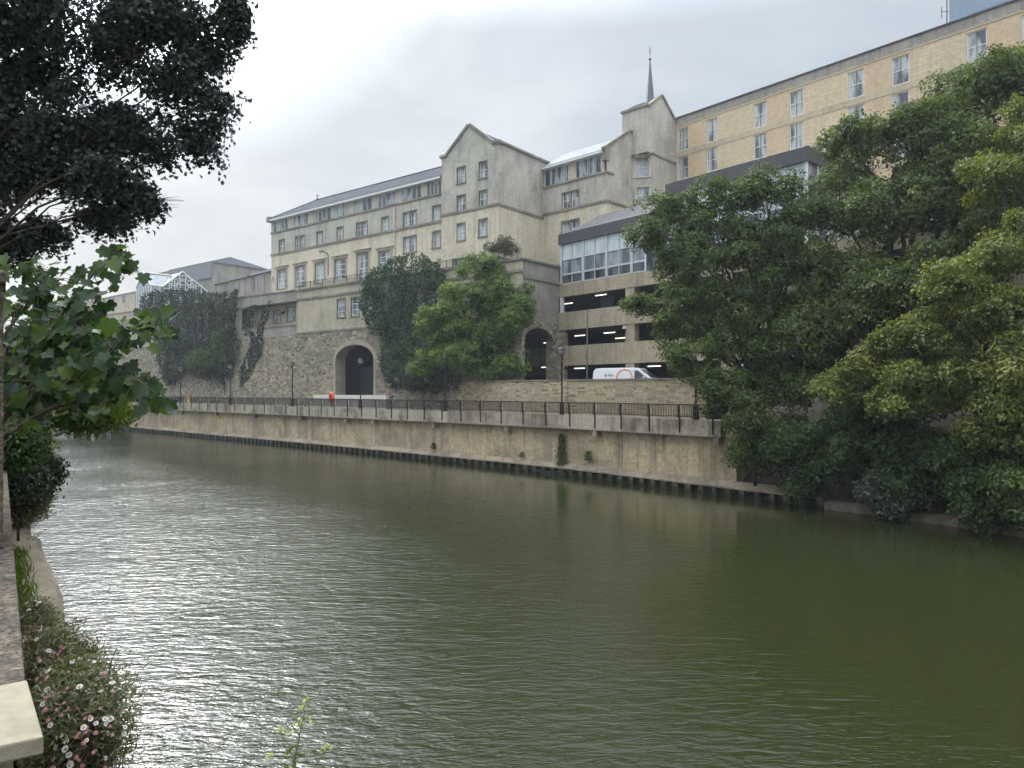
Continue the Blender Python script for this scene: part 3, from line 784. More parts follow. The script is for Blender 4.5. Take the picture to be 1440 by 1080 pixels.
# ashlar above, with three narrow windows
mb = MB(); ws = []
for xa, xb in ((474.3,485.3), (494,504.8), (514,524.3)): ws.append((FP.s(xa), FP.s(xb), 16.05, 18.25))
for xa, xb in ((560,571), (601,612), (655,667)): ws.append((FP.s(xa), FP.s(xb), 16.05, 18.25))
wall(mb, FP, sL, sR, ZB, ZT-.12, ws, .28); mb.build('ashlar_wall', M['podium'], pod)
for h in ws: window(FP, *h, pod, bars=(1,3))
mb = MB(); mb.fbox(FP, sL-.02, sR+.1, ZB-.12, ZB+.12, -.05, .07)
mb.fbox(FP, sL, sR+.16, 18.75, 19.02, -.05, .16); mb.build('moulding', M['string'], pod)
mb = MB(); mb.fbox(FP, sL-.05, sR+.2, ZT-.12, ZT+.05, -.55, .2); mb.build('parapet_coping', M['string'], pod)
mb = MB(); mb.fbox(FP, sL, sR-.01, 18.9, ZT-.125, -.5, -.3); mb.build('parapet_back', M['podium'], pod)
# right hand end with the arch over the service road
e0, e1 = 0, FE.s(786)
mb = MB(); arch_wall(mb, FE, e0, e1, ZR-.3, 14.05, .3, FE.s(777.5), 12.1, 13.35, ZR-.3, .5, 'rubble', pod, .5, .6)
mb.build('rubble_wall', M['rubble'], pod)
mb = MB(); wall(mb, FE, e0, e1, 14.05, ZT-.12); mb.build('end_wall', M['podium_grey'], pod)
mb = MB(); mb.fbox(FE, .17, e1, 18.2, 18.5, -.05, .14); mb.fbox(FE, .21, e1, ZT-.12, ZT+.05, -.4, .2); mb.build('moulding', M['string'], pod)
mb = MB(); mb.fbox(FE, FE.s(777.5)+.02, e1+.1, ZR-.3, 12.5, -.9, .1); mb.fbox(Fac(tuple(FE.pt(e1+.02, 0).xy), 40), .0, .75, ZR-.3, 13.2, -.6, .13); mb.build('pier', M['rubble'], pod)
# left stretch: balcony recess, then plain wall under the dead ivy
zl = lambda px: {417:20.25, 340:21.0}.get(px)
q0, q1 = FQ.s(340), 0.0
def ztop(s):                                     # the parapet climbs gently to the left
    return ZT + .15 - .028*s
mb = MB()
def strip(mb, f, s0, s1, zb, zt_, o=0, n=8):
    for i in range(n):
        a, b = s0+(s1-s0)*i/n, s0+(s1-s0)*(i+1)/n
        mb.poly([f.pt(a, zb(a), o), f.pt(b, zb(b), o), f.pt(b, zt_(b), o), f.pt(a, zt_(a), o)])
def band(mb, f, s0, s1, zb, zt_, o0, o1, n=8):
    for i in range(n):
        a, b = s0+(s1-s0)*i/n, s0+(s1-s0)*(i+1)/n
        c = lambda s, z, o: f.pt(s, z, o)
        p = [c(a,zb(a),o0), c(b,zb(b),o0), c(b,zb(b),o1), c(a,zb(a),o1), c(a,zt_(a),o0), c(b,zt_(b),o0), c(b,zt_(b),o1), c(a,zt_(a),o1)]
        mb.add(p, [(0,3,2,1),(4,5,6,7),(0,1,5,4),(1,2,6,5),(2,3,7,6),(3,0,4,7)])
sLL = FQ.s(128)
mb = MB(); strip(mb, FQ, sLL, -.0, lambda s: ZW-.2, lambda s: 14.3-.01*s); mb.build('rubble_wall', M['rubble'], pod)
mb = MB(); band(mb, FQ, q0, -.02, lambda s: 14.3-.01*s, lambda s: 15.55-.012*s, -.3, .0); mb.build('balcony_wall', M['podium_grey'], pod)
mb = MB(); band(mb, FQ, q0, -.02, lambda s: 15.55-.012*s, lambda s: 15.7-.012*s, -.36, .08); mb.build('balcony_coping', M['string'], pod)
FB2 = FQ.shift(-1.7)
hs = [(FQ.s(384.5, -1.7), FQ.s(394, -1.7), 16.6, 18.1), (FQ.s(403.5, -1.7), FQ.s(415, -1.7), 16.6, 18.35), (FQ.s(352, -1.7), FQ.s(360, -1.7), 16.6, 18.4)]
mb = MB(); wall(mb, FB2, q0, .5, 14.2, 20.0, hs, .25); mb.poly([FQ.pt(q0, 14.35, 0), FQ.pt(.0, 14.35, 0), FQ.pt(.0, 14.35, -1.7), FQ.pt(q0, 14.35, -1.7)])
mb.poly([FQ.pt(0, 14.3, -.0), FQ.pt(0, 19.2, 0), FQ.pt(0, 19.2, -1.7), FQ.pt(0, 14.3, -1.7)]); mb.build('recess_wall', M['podium'], pod)
for h in hs: window(FB2, *h, pod, bars=(1,2))
mb = MB(); band(mb, FQ, q0, -.02, lambda s: 18.75-.026*s, lambda s: ztop(s)-.15, -1.75, .0); mb.build('terrace_edge', M['podium_grey'], pod)
mb = MB(); strip(mb, FQ, sLL, q0, lambda s: 14.3-.01*s, lambda s: ztop(s)-.15); mb.build('plain_wall', M['podium'], pod)
mb = MB(); band(mb, FQ, sLL, -.06, lambda s: ztop(s)-.15, ztop, -.5, .12); mb.build('parapet_coping', M['string'], pod)
mb = MB(); band(mb, FQ, sLL, q0, lambda s: 18.4-.03*s, lambda s: 18.65-.03*s, -.2, .1); mb.build('moulding', M['string'], pod)
mb = MB(); band(mb, FQ, sLL, q0, lambda s: 14.2-.01*s, lambda s: 14.4-.01*s, -.2, .1); mb.build('moulding', M['string'], pod)
# low dark window in the far left stretch
h = (FQ.s(164), FQ.s(178), FQ.z(172, 468), FQ.z(172, 458)); mb = MB(); mb.fbox(FQ, *h[:2], h[2], h[3], -.1, .03); mb.build('blind_window', M['louvre'], pod)
# terrace deck (the hotel stands on it)
mb = MB(); dk = [FP.pt(sR-.3, 18.95, -.3), FP.pt(sL, 18.95, -.3), FQ.pt(q0, 18.95, -.3), FQ.pt(sLL, 18.95, -.3), FQ.pt(sLL, 18.95, -40), FP.pt(sL, 18.95, -40), FE.pt(30, 18.95, -.3), FE.pt(e1, 18.95, -.3)]
mb.poly(dk); mb.build('terrace_deck', M['paving'], pod)
# wall lamp in the balcony recess
s = FQ.s(399, -1.6); t = thing('wall_lamp', 'small dark wall lamp between the two balcony windows', 'lamp', FB2.pt(s, 17.9, .1))
mb = MB(); mb.fbox(FB2, s-.06, s+.06, 17.7, 18.1, .002, .1); mb.build('bracket', M['iron'], t)
mb = MB(); mb.lathe(FB2.pt(s, 17.75, .28), [(.001,.2),(.14,.1),(.17,-.1),(.1,-.2),(.001,-.2)], 10); mb.build('shade', M['iron'], t, True)

# terrace railing on the podium coping
tr = thing('terrace_railing', 'thin dark iron railing along the top of the hotel terrace parapet', 'railing', FP.pt(FP.s(560), ZT))
mb = MB(); r0, r1 = FP.s(419), sR-.2
for z in (ZT+.14, ZT+.95): mb.fbox(FP, r0, r1, z, z+.04, -.22, -.17)
mb.build('rail', M['iron'], tr)
mb = MB(); x = r0
while x < r1: mb.fbox(FP, x, x+.02, ZT+.18, ZT+.95, -.205, -.185); x += .16
mb.build('bars', M['iron'], tr)
mb = MB(); x = r0
while x < r1: mb.fbox(FP, x, x+.06, ZT+.05, ZT+1.0, -.23, -.16); x += 2.4
mb.build('posts', M['iron'], tr)
# ------------------------------------------------------------------ hotel
ZD = 18.9
hot = thing('hotel_building', 'large grey and cream hotel with gabled tower and thin spire above the terrace', 'building', (-8, 86, ZD))
FW = Fac((-20.24, 92.0), 52)
w0, w1 = FW.s(381.5), FW.s(622)
zstr = FW.zavg((382,360),(620,310))
zsill = FW.zavg((382,328.5),(620,269.5)); zeave = FW.zavg((382,313),(620,248))
print('wing', w1-w0, zstr, zsill, zeave)
def cv(zx, zy, ox, oy): return ox+zx/4.8, oy+zy/4.8
row2 = [(253,288,1),(363,425,2),(507,545,1),(643,683,1),(775,847,2),(945,990,1),(1093,1178,2),(1290,1340,1)]
row3 = [(242,300),(365,425),(497,555),(630,697),(780,850),(930,1005)]
row3b = [(1093,1178,2),(1288,1340,1)]
z2a = FW.zavg(cv(270,895,340,170), cv(1315,662,340,170)); z2b = FW.zavg(cv(270,806,340,170), cv(1315,570,340,170))
z3a = FW.zavg(cv(270,1150,340,170), cv(660,1050,340,170)); z3b = FW.zavg(cv(270,1003,340,170), cv(660,935,340,170))
z4a = FW.zavg(cv(1135,885,340,170)); z4b = FW.zavg(cv(1135,780,340,170))
print('rows', z2a, z2b, z3a, z3b, z4a, z4b)
holes = []; wins = []
for a, b, n in row2: h = (FW.s(340+a/4.8), FW.s(340+b/4.8), z2a, z2b); holes.append(h); wins.append((h, n, (2,2)))
for i, (a, b) in enumerate(row3):
    h = (FW.s(340+a/4.8), FW.s(340+b/4.8), z3a if i != 4 else z3a-.9, z3b+(.25 if i == 4 else 0)); holes.append(h); wins.append((h, 1, (2,4)))
for a, b, n in row3b: h = (FW.s(340+a/4.8), FW.s(340+b/4.8), z4a, z4b); holes.append(h); wins.append((h, n, (2,2)))
mb = MB(); wall(mb, FW, w0, w1, ZD, zstr, [h for h in holes if h[2] < zstr-.2]); mb.build('lower_wall', M['cream_render'], hot)
mb = MB(); wall(mb, FW, w0, w1, zstr, zsill, [h for h in holes if h[2] >= zstr-.2]); mb.build('upper_wall', M['grey_render'], hot)
for h, n, bars in wins:
    big = bars[1] == 4
    w = window(FW, *h, hot, n=n, bars=bars, surround='string')
    if big:
        mb = MB(); mb.fbox(FW, h[0]-.42, h[0]-.165, h[2]-.1, h[3]+.1, -.05, .05); mb.fbox(FW, h[1]+.165, h[1]+.42, h[2]-.1, h[3]+.1, -.05, .05); mb.fbox(FW, h[0]-.55, h[1]+.55, h[3]+.16, h[3]+.42, -.05, .09); mb.fbox(FW, h[0]-.62, h[1]+.62, h[3]+.42, h[3]+.52, -.05, .2)
        mb.build('hood', M['podium'], w)
DP = 9.6
def solid_sides(mb, f, s0, s1, z0, z1, depth, left=True, right=True, back=True):
    if left: mb.poly([f.pt(s0,z0), f.pt(s0,z0,-depth), f.pt(s0,z1,-depth), f.pt(s0,z1)])
    if right: mb.poly([f.pt(s1,z0), f.pt(s1,z0,-depth), f.pt(s1,z1,-depth), f.pt(s1,z1)])
    if back: mb.poly([f.pt(s0,z0,-depth), f.pt(s1,z0,-depth), f.pt(s1,z1,-depth), f.pt(s0,z1,-depth)])
mb = MB(); solid_sides(mb, FW, w0, w1, ZD, zeave, DP, right=False); mb.build('side_wall', M['grey_render'], hot)
mb = MB(); mb.fbox(FW, w0-.1, w1, zstr-.13, zstr+.13, -.05, .12); mb.fbox(FW, w0-.12, w1, zsill-.22, zsill, -.12, .13); mb.build('string_course', M['string'], hot)
# attic storey: a strip of windows between cream panels under the eaves
def attic(f, s0, s1, groups, zs, ze, par, panes):
    cur = s0
    for (a, b) in list(groups)+[(s1, s1)]:
        if a > cur+.05:
            mb = MB(); mb.fbox(f, cur, a, zs, ze, -.3, -.06); mb.build('attic_panel', M['pale_panel'], par)
        cur = b
    for i, (a, b) in enumerate(groups): window(f, a, b, zs, ze-.1, par, rec=.12, surround=None, n=panes, pane='attic', bars=(1,1), fr=.055)
    mb = MB(); mb.fbox(f, s0-.25, s1, ze-.1, ze+.16, -.5, .42); mb.build('eaves_board', M['white'], par)
grp = [(210,308),(345,442),(482,597),(617,718),(752,873),(908,1035),(1072,1212),(1245,1343)]
attic(FW, w0, w1-.03, [(FW.s(340+a/4.8), FW.s(340+b/4.8)) for a, b in grp], zsill, zeave, hot, 4)
def roof_poly(mb, f, s0, s1, zE, zR_, depth, hipL=0, hipR=0, over=.45):
    a, b, c, d = f.pt(s0-(over if hipL else 0), zE, over), f.pt(s1+(over if hipR else 0), zE, over), f.pt(s1+(over if hipR else 0), zE, -depth-over), f.pt(s0-(over if hipL else 0), zE, -depth-over)
    e, g = f.pt(s0+hipL, zR_, -depth/2), f.pt(s1-hipR, zR_, -depth/2)
    mb.poly([a, b, g, e]); mb.poly([c, d, e, g]); mb.poly([d, a, e]); mb.poly([b, c, g])
zr_w = H+(YH-264.8)/F*(FW.Y(500)+6.6)
mb = MB(); roof_poly(mb, FW, w0, w1+.5, zeave+.17, zr_w, DP, hipL=4.3); mb.build('slate_roof', M['slate'], hot)
mb = MB(); mb.tube([FW.pt(w0+4.3, zr_w, -DP/2), FW.pt(w1, zr_w, -DP/2)], .12, 6); mb.tube([FW.pt(w0-.45, zeave+.17, .45), FW.pt(w0+4.3, zr_w, -DP/2)], .1, 6); mb.build('ridge_tiles', M['slate'], hot)
mb = MB(); mb.fbox(FW, w0-.5, w0+.25, zeave-.2, zeave+.55, -.3, .5); mb.build('kneeler', M['string'], hot)
p = FW.pt(w0+4.4, zr_w, -DP/2); mb = MB(); mb.tube([p, p+V(0,0,.7)], .05, 6); mb.tube([p+V(-.25,0,.7), p+V(.25,0,.7)], .04, 6); mb.lathe(p+V(0,0,.05), [(.2,0),(.16,.15),(.001,.25)], 8); mb.build('finial', M['iron'], hot)
# gabled tower
FT = FW.shift(1.0); t0, t1 = FT.s(621), FT.s(701)
FTR = FT.perp(t1); tD = FTR.s(764)
ztE = FT.zavg((622,223),(706,198)); ztA = FT.z(663,176,-0.0)
zst2 = FT.zavg(cv(293,745,560,150), cv(715,640,560,150))
print('tower', t1-t0, tD, ztE, ztA, zst2)
tw = [[(395,457),(542,605)], [(395,457),(542,603)], [(393,455),(540,602)]]
tz = [((405,520),(370,478)), ((600,710),(560,672)), ((787,908),(755,873))]
hs = []
for r in range(3):
    zb = FT.zavg(cv(426,tz[r][0][1],560,150), cv(573,tz[r][1][1],560,150)); zt_ = FT.zavg(cv(426,tz[r][0][0],560,150), cv(573,tz[r][1][0],560,150))
    for a, b in tw[r]: hs.append((FT.s(560+a/4.8+1), FT.s(560+b/4.8-1), zb+.05, zt_-.05))
hs.append((FT.s(637), FT.s(657), FT.z(646,384), FT.z(646,364)))
mb = MB(); wall(mb, FT, t0, t1, ZD, zst2, [h for h in hs if h[2] < zst2-.3]); wall(mb, FTR, 0, tD, ZD, zst2); mb.build('lower_wall', M['cream_render'], hot)
mb = MB(); wall(mb, FT, t0, t1, zst2, ztE, [h for h in hs if h[2] >= zst2-.3]); wall(mb, FTR, 0, tD+1.2, zst2, ztE); solid_sides(mb, FT, t0, t1, ZD, ztE, tD, right=False)
tm = (t0+t1)/2; gl, gr = t0+.75, t1-.75
for dep in (0, -tD): mb.poly([FT.pt(gl, ztE, dep), FT.pt(gr, ztE, dep), FT.pt(tm, ztA, dep)])
mb.build('upper_wall', M['grey_render'], hot)
for i, h in enumerate(hs): window(FT, *h, hot, n=2 if i == 6 else 1, bars=(2,2))
mb = MB(); mb.fbox(FT, t0, t1+.1, zst2-.13, zst2+.13, -.05, .12); mb.build('string_course', M['string'], hot)
mb = MB(); mb.fbox(FTR, .0, tD, zst2-.13, zst2+.13, -.05, .1); mb.build('string_course', M['string'], hot)
mb = MB(); mb.fbox(FTR, .0, tD, 21.2, 21.36, -.05, .08); mb.build('string_course', M['string'], hot)
mb = MB()                                        # raking copings and kneelers
def rake(mb, f, a, b, o0, o1, th=.3):
    (s0, z0), (s1, z1) = a, b
    d = V(s1-s0, z1-z0).normalized(); nx, nz = -d.y*th, d.x*th
    if nz < 0: nx, nz = -nx, -nz
    mb.prism([f.pt(s0, z0, o0), f.pt(s1, z1, o0), f.pt(s1+nx, z1+nz, o0), f.pt(s0+nx, z0+nz, o0)], f.n3*(o1-o0))
rake(mb, FT, (gl-.02, ztE), (tm+.02, ztA+.02), -.4, .15); rake(mb, FT, (tm-.02, ztA+.02), (gr+.02, ztE), -.4, .15)
mb.fbox(FT, t0-.2, gl+.1, ztE-.05, ztE+.28, -.5, .17); mb.fbox(FT, gr-.1, t1+.2, ztE-.05, ztE+.28, -.5, .17)
mb.fbox(FTR, .5, tD+1.3, ztE, ztE+.25, -.5, .2); mb.build('coping', M['string'], hot)
mb = MB()
for a, b in ((gl-.6, tm), (tm, gr+.6)):
    za, zb = (ztE+.05, ztA-.05) if b == tm else (ztA-.05, ztE+.05)
    mb.poly([FT.pt(a, za, -.35), FT.pt(b, zb, -.35), FT.pt(b, zb, -tD+.1), FT.pt(a, za, -tD+.1)])
mb.build('tower_roof', M['slate'], hot)
# right hand block
c = FTR.pt(tD, 0); FB = Fac((c.x, c.y), 46); b1 = FB.s(853)
FBR = FB.perp(b1); bD = FBR.s(889)
zbs = FB.zavg(cv(975,540,560,150), cv(1405,437,560,150)); zbe = FB.zavg(cv(100,862,740,60), cv(515,742,740,60)); zbm = FB.zavg(cv(970,728,560,150), cv(1405,640,560,150))
print('blockB', b1, bD, zbs, zbe, zbm)
hs = []
za, zb = FB.zavg(cv(1165,680,560,150)), FB.zavg(cv(1165,572,560,150)); hs.append((FB.s(560+1108/4.8), FB.s(560+1220/4.8), za, zb))
za, zb = FB.zavg(cv(1165,848,560,150)), FB.zavg(cv(1165,768,560,150)); hs.append((FB.s(560+1105/4.8), FB.s(560+1220/4.8), za-.5, zb))
mb = MB(); arch_wall(mb, FB, 0, b1, ZD, 21.6, .5, 5.6, 19.6, 21.1, ZD, .4, 'podium_grey', hot, .8, .35); wall(mb, FB, 0, b1, 21.6, zbm, [h for h in hs if h[2] < zbm-.3]); wall(mb, FBR, 0, bD, ZD, zbm); mb.build('lower_wall', M['cream_render'], hot)
mb = MB(); mb.fbox(FB, .3, 5.8, ZD, 21.3, -1.2, -.9); mb.build('arch_backing', M['garage_in'], hot)
mb = MB(); wall(mb, FB, 0, b1, zbm, zbs, [h for h in hs if h[2] >= zbm-.3]); wall(mb, FBR, 0, bD+6, zbm, zbs); solid_sides(mb, FB, 0, b1, ZD, zbe, 9, right=False)
zbr = zbe+3.0; gz = [FBR.pt(0, zbs), FBR.pt(9, zbs), FBR.pt(9, zbe+.3), FBR.pt(4.5, zbr+.3), FBR.pt(0, zbe+.3)]; mb.poly(gz); mb.build('upper_wall', M['grey_render'], hot)
for h in hs: window(FB, *h, hot, n=2, bars=(2,2))
attic(FB, .05, b1-.35, [(FB.s(740+118/4.8)+.1, FB.s(740+280/4.8)), (FB.s(740+330/4.8), FB.s(740+503/4.8))], zbs, zbe, hot, 4)
mb = MB(); mb.fbox(FB, 0, b1+.12, zbm-.13, zbm+.13, -.05, .12); mb.fbox(FBR, 0, bD, zbm-.13, zbm+.13, -.05, .11); mb.fbox(FB, 0, b1+.14, zbs-.22, zbs, -.1, .14); mb.fbox(FBR, 0, 1.2, zbs-.22, zbs, -.1, .13); mb.build('string_course', M['string'], hot)
mb = MB(); roof_poly(mb, FB, -.3, b1-.1, zbe+.17, zbr, 9); mb.build('tiled_roof', M['grey_tile'], hot)
mb = MB(); rake(mb, FBR, (-.3, zbe+.2), (4.5, zbr+.3), -.4, .1); mb.build('coping', M['string'], hot)
mb = MB(); rake(mb, FBR, (4.5, zbr+.3), (9.2, zbe+.2), -.4, .1); mb.build('coping', M['string'], hot)
mb = MB(); mb.fbox(FB, b1-.42, b1+.15, zbs+1.1, zbe+.5, -.35, .3); mb.build('kneeler', M['string'], hot)
# corner tower with the spire
c = FBR.pt(bD, 0); FC = Fac((c.x, c.y), 46); c0, c1 = FC.s(875), FC.s(910)
FCR = FC.perp(c1); cD = FCR.s(950)
zcE = FC.zavg((875,159),(909,149)); zcA = H+(YH-135)/F*FCR.Y(930); zch = FC.z(905,214)
k0, k1 = FC.s(889.5), FCR.s(917)
A = FC.pt(k0, 0); B = FCR.pt(k1, 0); FK = Fac((A.x, A.y), r=((B-A).x, (B-A).y)); kw = (B-A).length
print('corner', c1-c0, cD, zcE, zcA, zch, kw)
s0k, s1k = FK.s(894.5), FK.s(913.5)
hs = [(s0k, s1k, FK.z(904,248), FK.z(904,222)), (s0k, s1k, FK.z(904,285), FK.z(904,263))]
mb = MB(); wall(mb, FC, c0, k0, ZD, zch); wall(mb, FK, 0, kw, ZD, zch, hs); wall(mb, FCR, k1, cD, ZD, zch)
wall(mb, FC, c0, c1, zch, zcE); wall(mb, FCR, 0, cD, zch, zcE)
mb.poly([FC.pt(k0, zch), FC.pt(c1, zch), FCR.pt(k1, zch)])
mb.poly([FC.pt(c0, zbe, 0), FC.pt(c0, zbe, -cD), FC.pt(c0, zcE, -cD), FC.pt(c0, zcE, 0)]); mb.poly([FC.pt(c0, ZD, -cD), FC.pt(c1, ZD, -cD), FC.pt(c1, zcE, -cD), FC.pt(c0, zcE, -cD)])
mb.poly([FCR.pt(.5, zcE), FCR.pt(cD-.5, zcE), FCR.pt(cD/2, zcA)]); mb.build('upper_wall', M['grey_render'], hot)
for h in hs: window(FK, *h, hot, bars=(2,2), surround='cream_render')
mb = MB(); mb.prism([FK.pt(-.1, zch-.02, 0), FK.pt(kw+.1, zch-.02, 0), FK.pt(kw*.72, zch-.5, 0), FK.pt(kw*.28, zch-.5, 0)], FK.n3*.35); mb.build('window_hood', M['string'], hot)
mb = MB(); mb.fbox(FCR, k1, cD+.1, zch-.1, zch+.1, -.05, .1); mb.build('string_course', M['string'], hot)
mb = MB()
rake(mb, FCR, (.4, zcE), (cD/2, zcA), -.4, .15, .25); rake(mb, FCR, (cD/2, zcA), (cD-.4, zcE), -.4, .15, .25)
mb.fbox(FC, c0-.15, c1+.15, zcE-.05, zcE+.2, -.5, .15); mb.fbox(FCR, cD-.55, cD+.2, zcE-.05, zcE+.22, -.4, .15); mb.build('coping', M['string'], hot)
mb = MB()
for sa, za, sb, zb in ((-.1, zcE+.05, cD/2, zcA-.02), (cD/2, zcA-.02, cD+.1, zcE+.05)):
    mb.poly([FCR.pt(sa, za, -.2), FCR.pt(sb, zb, -.2), FCR.pt(sb, zb, -(c1-c0)-.3), FCR.pt(sa, za, -(c1-c0)-.3)])
mb.build('tower_roof', M['slate'], hot)
cp = FCR.pt(cD*.38, 0, -1.1); u = ray(914); cp = V(u*cp.y, cp.y, 0); zsp = zcE+.3
zap = H+(YH-84)/F*cp.y; zfin = H+(YH-65)/F*cp.y
mb = MB(); mb.lathe((cp.x, cp.y, 0), [(.68, zsp-.8), (.64, zsp), (.48, zsp+1.4), (.07, zap), (.001, zap+.02)], 8); sp = mb.build('spire', M['spire'], hot)
mb = MB(); mb.lathe((cp.x, cp.y, 0), [(.001, zap-.1),(.16, zap),(.16, zap+.1),(.03, zap+.2),(.028, zfin),(.001, zfin)], 8)
for zz in (.8, 1.05): mb.tube([(cp.x-.16, cp.y, zap+zz), (cp.x+.16, cp.y, zap+zz)], .025, 5)
mb.build('finial', M['iron'], sp)
# drain pipes on the wing
for px in (556, ):
    s = FW.s(px); mb = MB(); mb.fbox(FW, s-.05, s+.05, ZD, zsill-.2, .01, .12); mb.build('drain_pipe', M['pale_panel'], hot)

# floodlights and terrace things in front of the wing
def flood(px, py0, py1, fac, o, label):
    s = fac.s(px, o); p = fac.pt(s, 0, o); zt_ = fac.z(px, py0, o); zb = fac.z(px, py1, o)
    t = thing('floodlight', label, 'floodlight', (p.x, p.y, zb), 'floodlight poles on the terrace')
    mb = MB(); mb.tube([(p.x,p.y,zb),(p.x,p.y,zt_-.45),(p.x-.1,p.y-.1,zt_-.1),(p.x-.45,p.y-.35,zt_)], .06, 7); mb.build('pole', M['iron'], t, True)
    mb = MB(); mb.box((p.x-.95,p.y-.6,zt_-.12), (.55,.1,.12), (-.1,.4,0), (-.05,0,.24)); mb.build('lamp_head', M['louvre'], t)
flood(461.5, 355, 387, FP, -.4, 'grey floodlight on a dark pole in front of the wing windows')
flood(357, 388, 408, FQ, -.6, 'grey floodlight on a dark pole beside the wing corner')
s = FW.s(384); t = thing('security_lamp', 'small pale box lamp on the left corner of the hotel wing', 'lamp', FW.pt(s, FW.z(384, 391), .1))
mb = MB(); mb.fbox(FW, s-.2, s+.15, FW.z(384,394), FW.z(384,388), .002, .3); mb.build('housing', M['pale_panel'], t, bevel=.03)
mb = MB(); s0, s1 = FP.s(452, -1.8), FP.s(500, -1.8); mb.fbox(FP, s0, s1, ZD+.05, ZT+.95, -2.1, -1.8); mb.fbox(FP, s0-.05, s1+.05, ZT+.952, ZT+1.05, -2.16, -1.74)
tag(mb.build('terrace_wall', M['cream_render']), 'pale cream screen wall behind the thin terrace railing', 'wall')

# ------------------------------------------------------------------ yellow wing
c = FCR.pt(cD, 0); FY = Fac((c.x, c.y), 41)
yel = thing('brick_annex', 'long yellow block walled annex with flat roof and paired white windows', 'building', FY.pt(12, ZR))
zyt = FY.zavg((952,170),(1400,7)); 
zpa = FY.zavg((952,180.5),(1440,12)); zs1 = FY.zavg((952,216),(1190,131)); 
print('yellow', zyt, zpa, zs1, FY.s(1440))
y1 = FY.s(1440)+14
wr = [(92,132),(203,246),(388,438),(526,580),(755,817),(925,993),(1215,1295),(1432,1530)]
zra = FY.zavg((920+112/2.769, 589/2.769), (920+553/2.769, 451/2.769), (920+959/2.769, 324/2.769)); zrb = FY.zavg((920+112/2.769, 506/2.769), (920+553/2.769, 351/2.769), (920+959/2.769, 209/2.769))
zqa = FY.zavg((920+112/2.769, 699/2.769), (920+553/2.769, 577/2.769)); dz = zra-zqa
hs = []
for k in range(5):
    for a, b in wr: hs.append((FY.s(920+a/2.769), FY.s(920+b/2.769), zra-dz*k, zrb-dz*k))
# alternate bays: plain render between the windows of a pair, blockwork between pairs
xs = [0]+[x for a, b in wr for x in ((FY.s(920+a/2.769)+FY.s(920+b/2.769))/2,)]+[y1]
mbA, mbB = MB(), MB()
for i in range(len(xs)-1):
    m_ = mbB if i % 2 == 1 else mbA
    wall(m_, FY, xs[i], xs[i+1], ZR, zpa, [h for h in hs if h[0] < xs[i+1] and h[1] > xs[i]], .22)
mbA.build('block_wall', M['ashlar_yellow'], yel); mbB.build('plain_wall', M['plain_yellow'], yel)
mb = MB(); wall(mb, FY, 0, y1, zpa, zyt); solid_sides(mb, FY, 0, y1, ZR, zyt, 12); mb.poly([FY.pt(0,zyt-.3,0), FY.pt(y1,zyt-.3,0), FY.pt(y1,zyt-.3,-12), FY.pt(0,zyt-.3,-12)]); mb.build('parapet', M['parapet_grey'], yel)
mb = MB(); mb.fbox(FY, 0, y1, zyt, zyt+.12, -.5, .12); mb.build('parapet_coping', M['seam_dark'], yel)
mb = MB(); mb.fbox(FY, 0, y1, zpa-.08, zpa+.06, -.05, .05)
for k in range(3): mb.fbox(FY, 0, y1, zra-dz*k-.62, zra-dz*k-.02, -.3, .04)
mb.build('floor_band', M['yellow_band'], yel)
for k in range(3):
    for h in hs[k*len(wr):(k+1)*len(wr)]: window(FY, h[0], h[1], h[2], h[3], yel, rec=.1, surround=None, bars=(1,2), fr=.09)
    for h in hs[k*len(wr):(k+1)*len(wr)]: pass
mb = MB(); f = FY.shift(-4); s0 = f.s(1335); zb, zt_ = zyt-.3, zyt+5; mb.fbox(f, s0, s0+9, zb, zt_, -5, 0); pr = mb.build('plant_room', M['blue_box'], yel)
mb = MB(); mb.fbox(f, s0+1.5, s0+4.5, zyt+.2, zyt+2.1, 0, .03); mb.build('louvre', M['blue_grey'], pr)
p = f.pt(s0-.3, 0, -.3); mb = MB(); mb.tube([(p.x,p.y,zyt-.3),(p.x,p.y,zyt+5.5)], .07, 6); mb.tube([(p.x-.5,p.y,zyt+3.2),(p.x+.2,p.y,zyt+3.2)], .04, 5); mb.tube([(p.x-.5,p.y,zyt+2.6),(p.x-.5,p.y,zyt+3.6)], .07, 5)
mb.build('antenna', M['louvre'], yel)

# ------------------------------------------------------------------ parking garage with glass pavilions on top
FG = Fac(tuple(FE.pt(e1+.02, 0).xy), 40); g1 = FG.s(1440)+14; gL = -9.0; GD = 15
gar = thing('parking_garage', 'open sided concrete parking garage with stained beams and dark decks', 'building', FG.pt(10, ZR))
def zg(py): return FG.z(790, py)
bands = [(16.85, 18.15), (13.35, 15.2), (9.6, 11.65)]
for a, b in bands:
    mb = MB(); mb.fbox(FG, .0, g1, a, b, -.35, 0); mb.build('beam', M['garage'], gar)
    mb = MB(); mb.fbox(FG, gL, -.01, a, b, -.5, -.15); mb.build('inner_beam', M['garage'], gar)
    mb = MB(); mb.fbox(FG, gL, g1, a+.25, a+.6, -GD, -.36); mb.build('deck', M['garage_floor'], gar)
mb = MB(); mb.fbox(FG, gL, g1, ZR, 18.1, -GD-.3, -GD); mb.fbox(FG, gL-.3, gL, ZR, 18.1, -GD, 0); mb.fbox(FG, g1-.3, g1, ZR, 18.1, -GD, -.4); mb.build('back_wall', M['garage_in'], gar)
mb = MB(); mb.poly([FG.pt(gL, ZR+.006, -GD), FG.pt(g1, ZR+.006, -GD), FG.pt(g1, ZR+.006, 2), FG.pt(gL, ZR+.006, 2)]); mb.build('ground_deck', M['garage_floor'], gar)
cs = FG.s(885); sp_ = 5.3*2
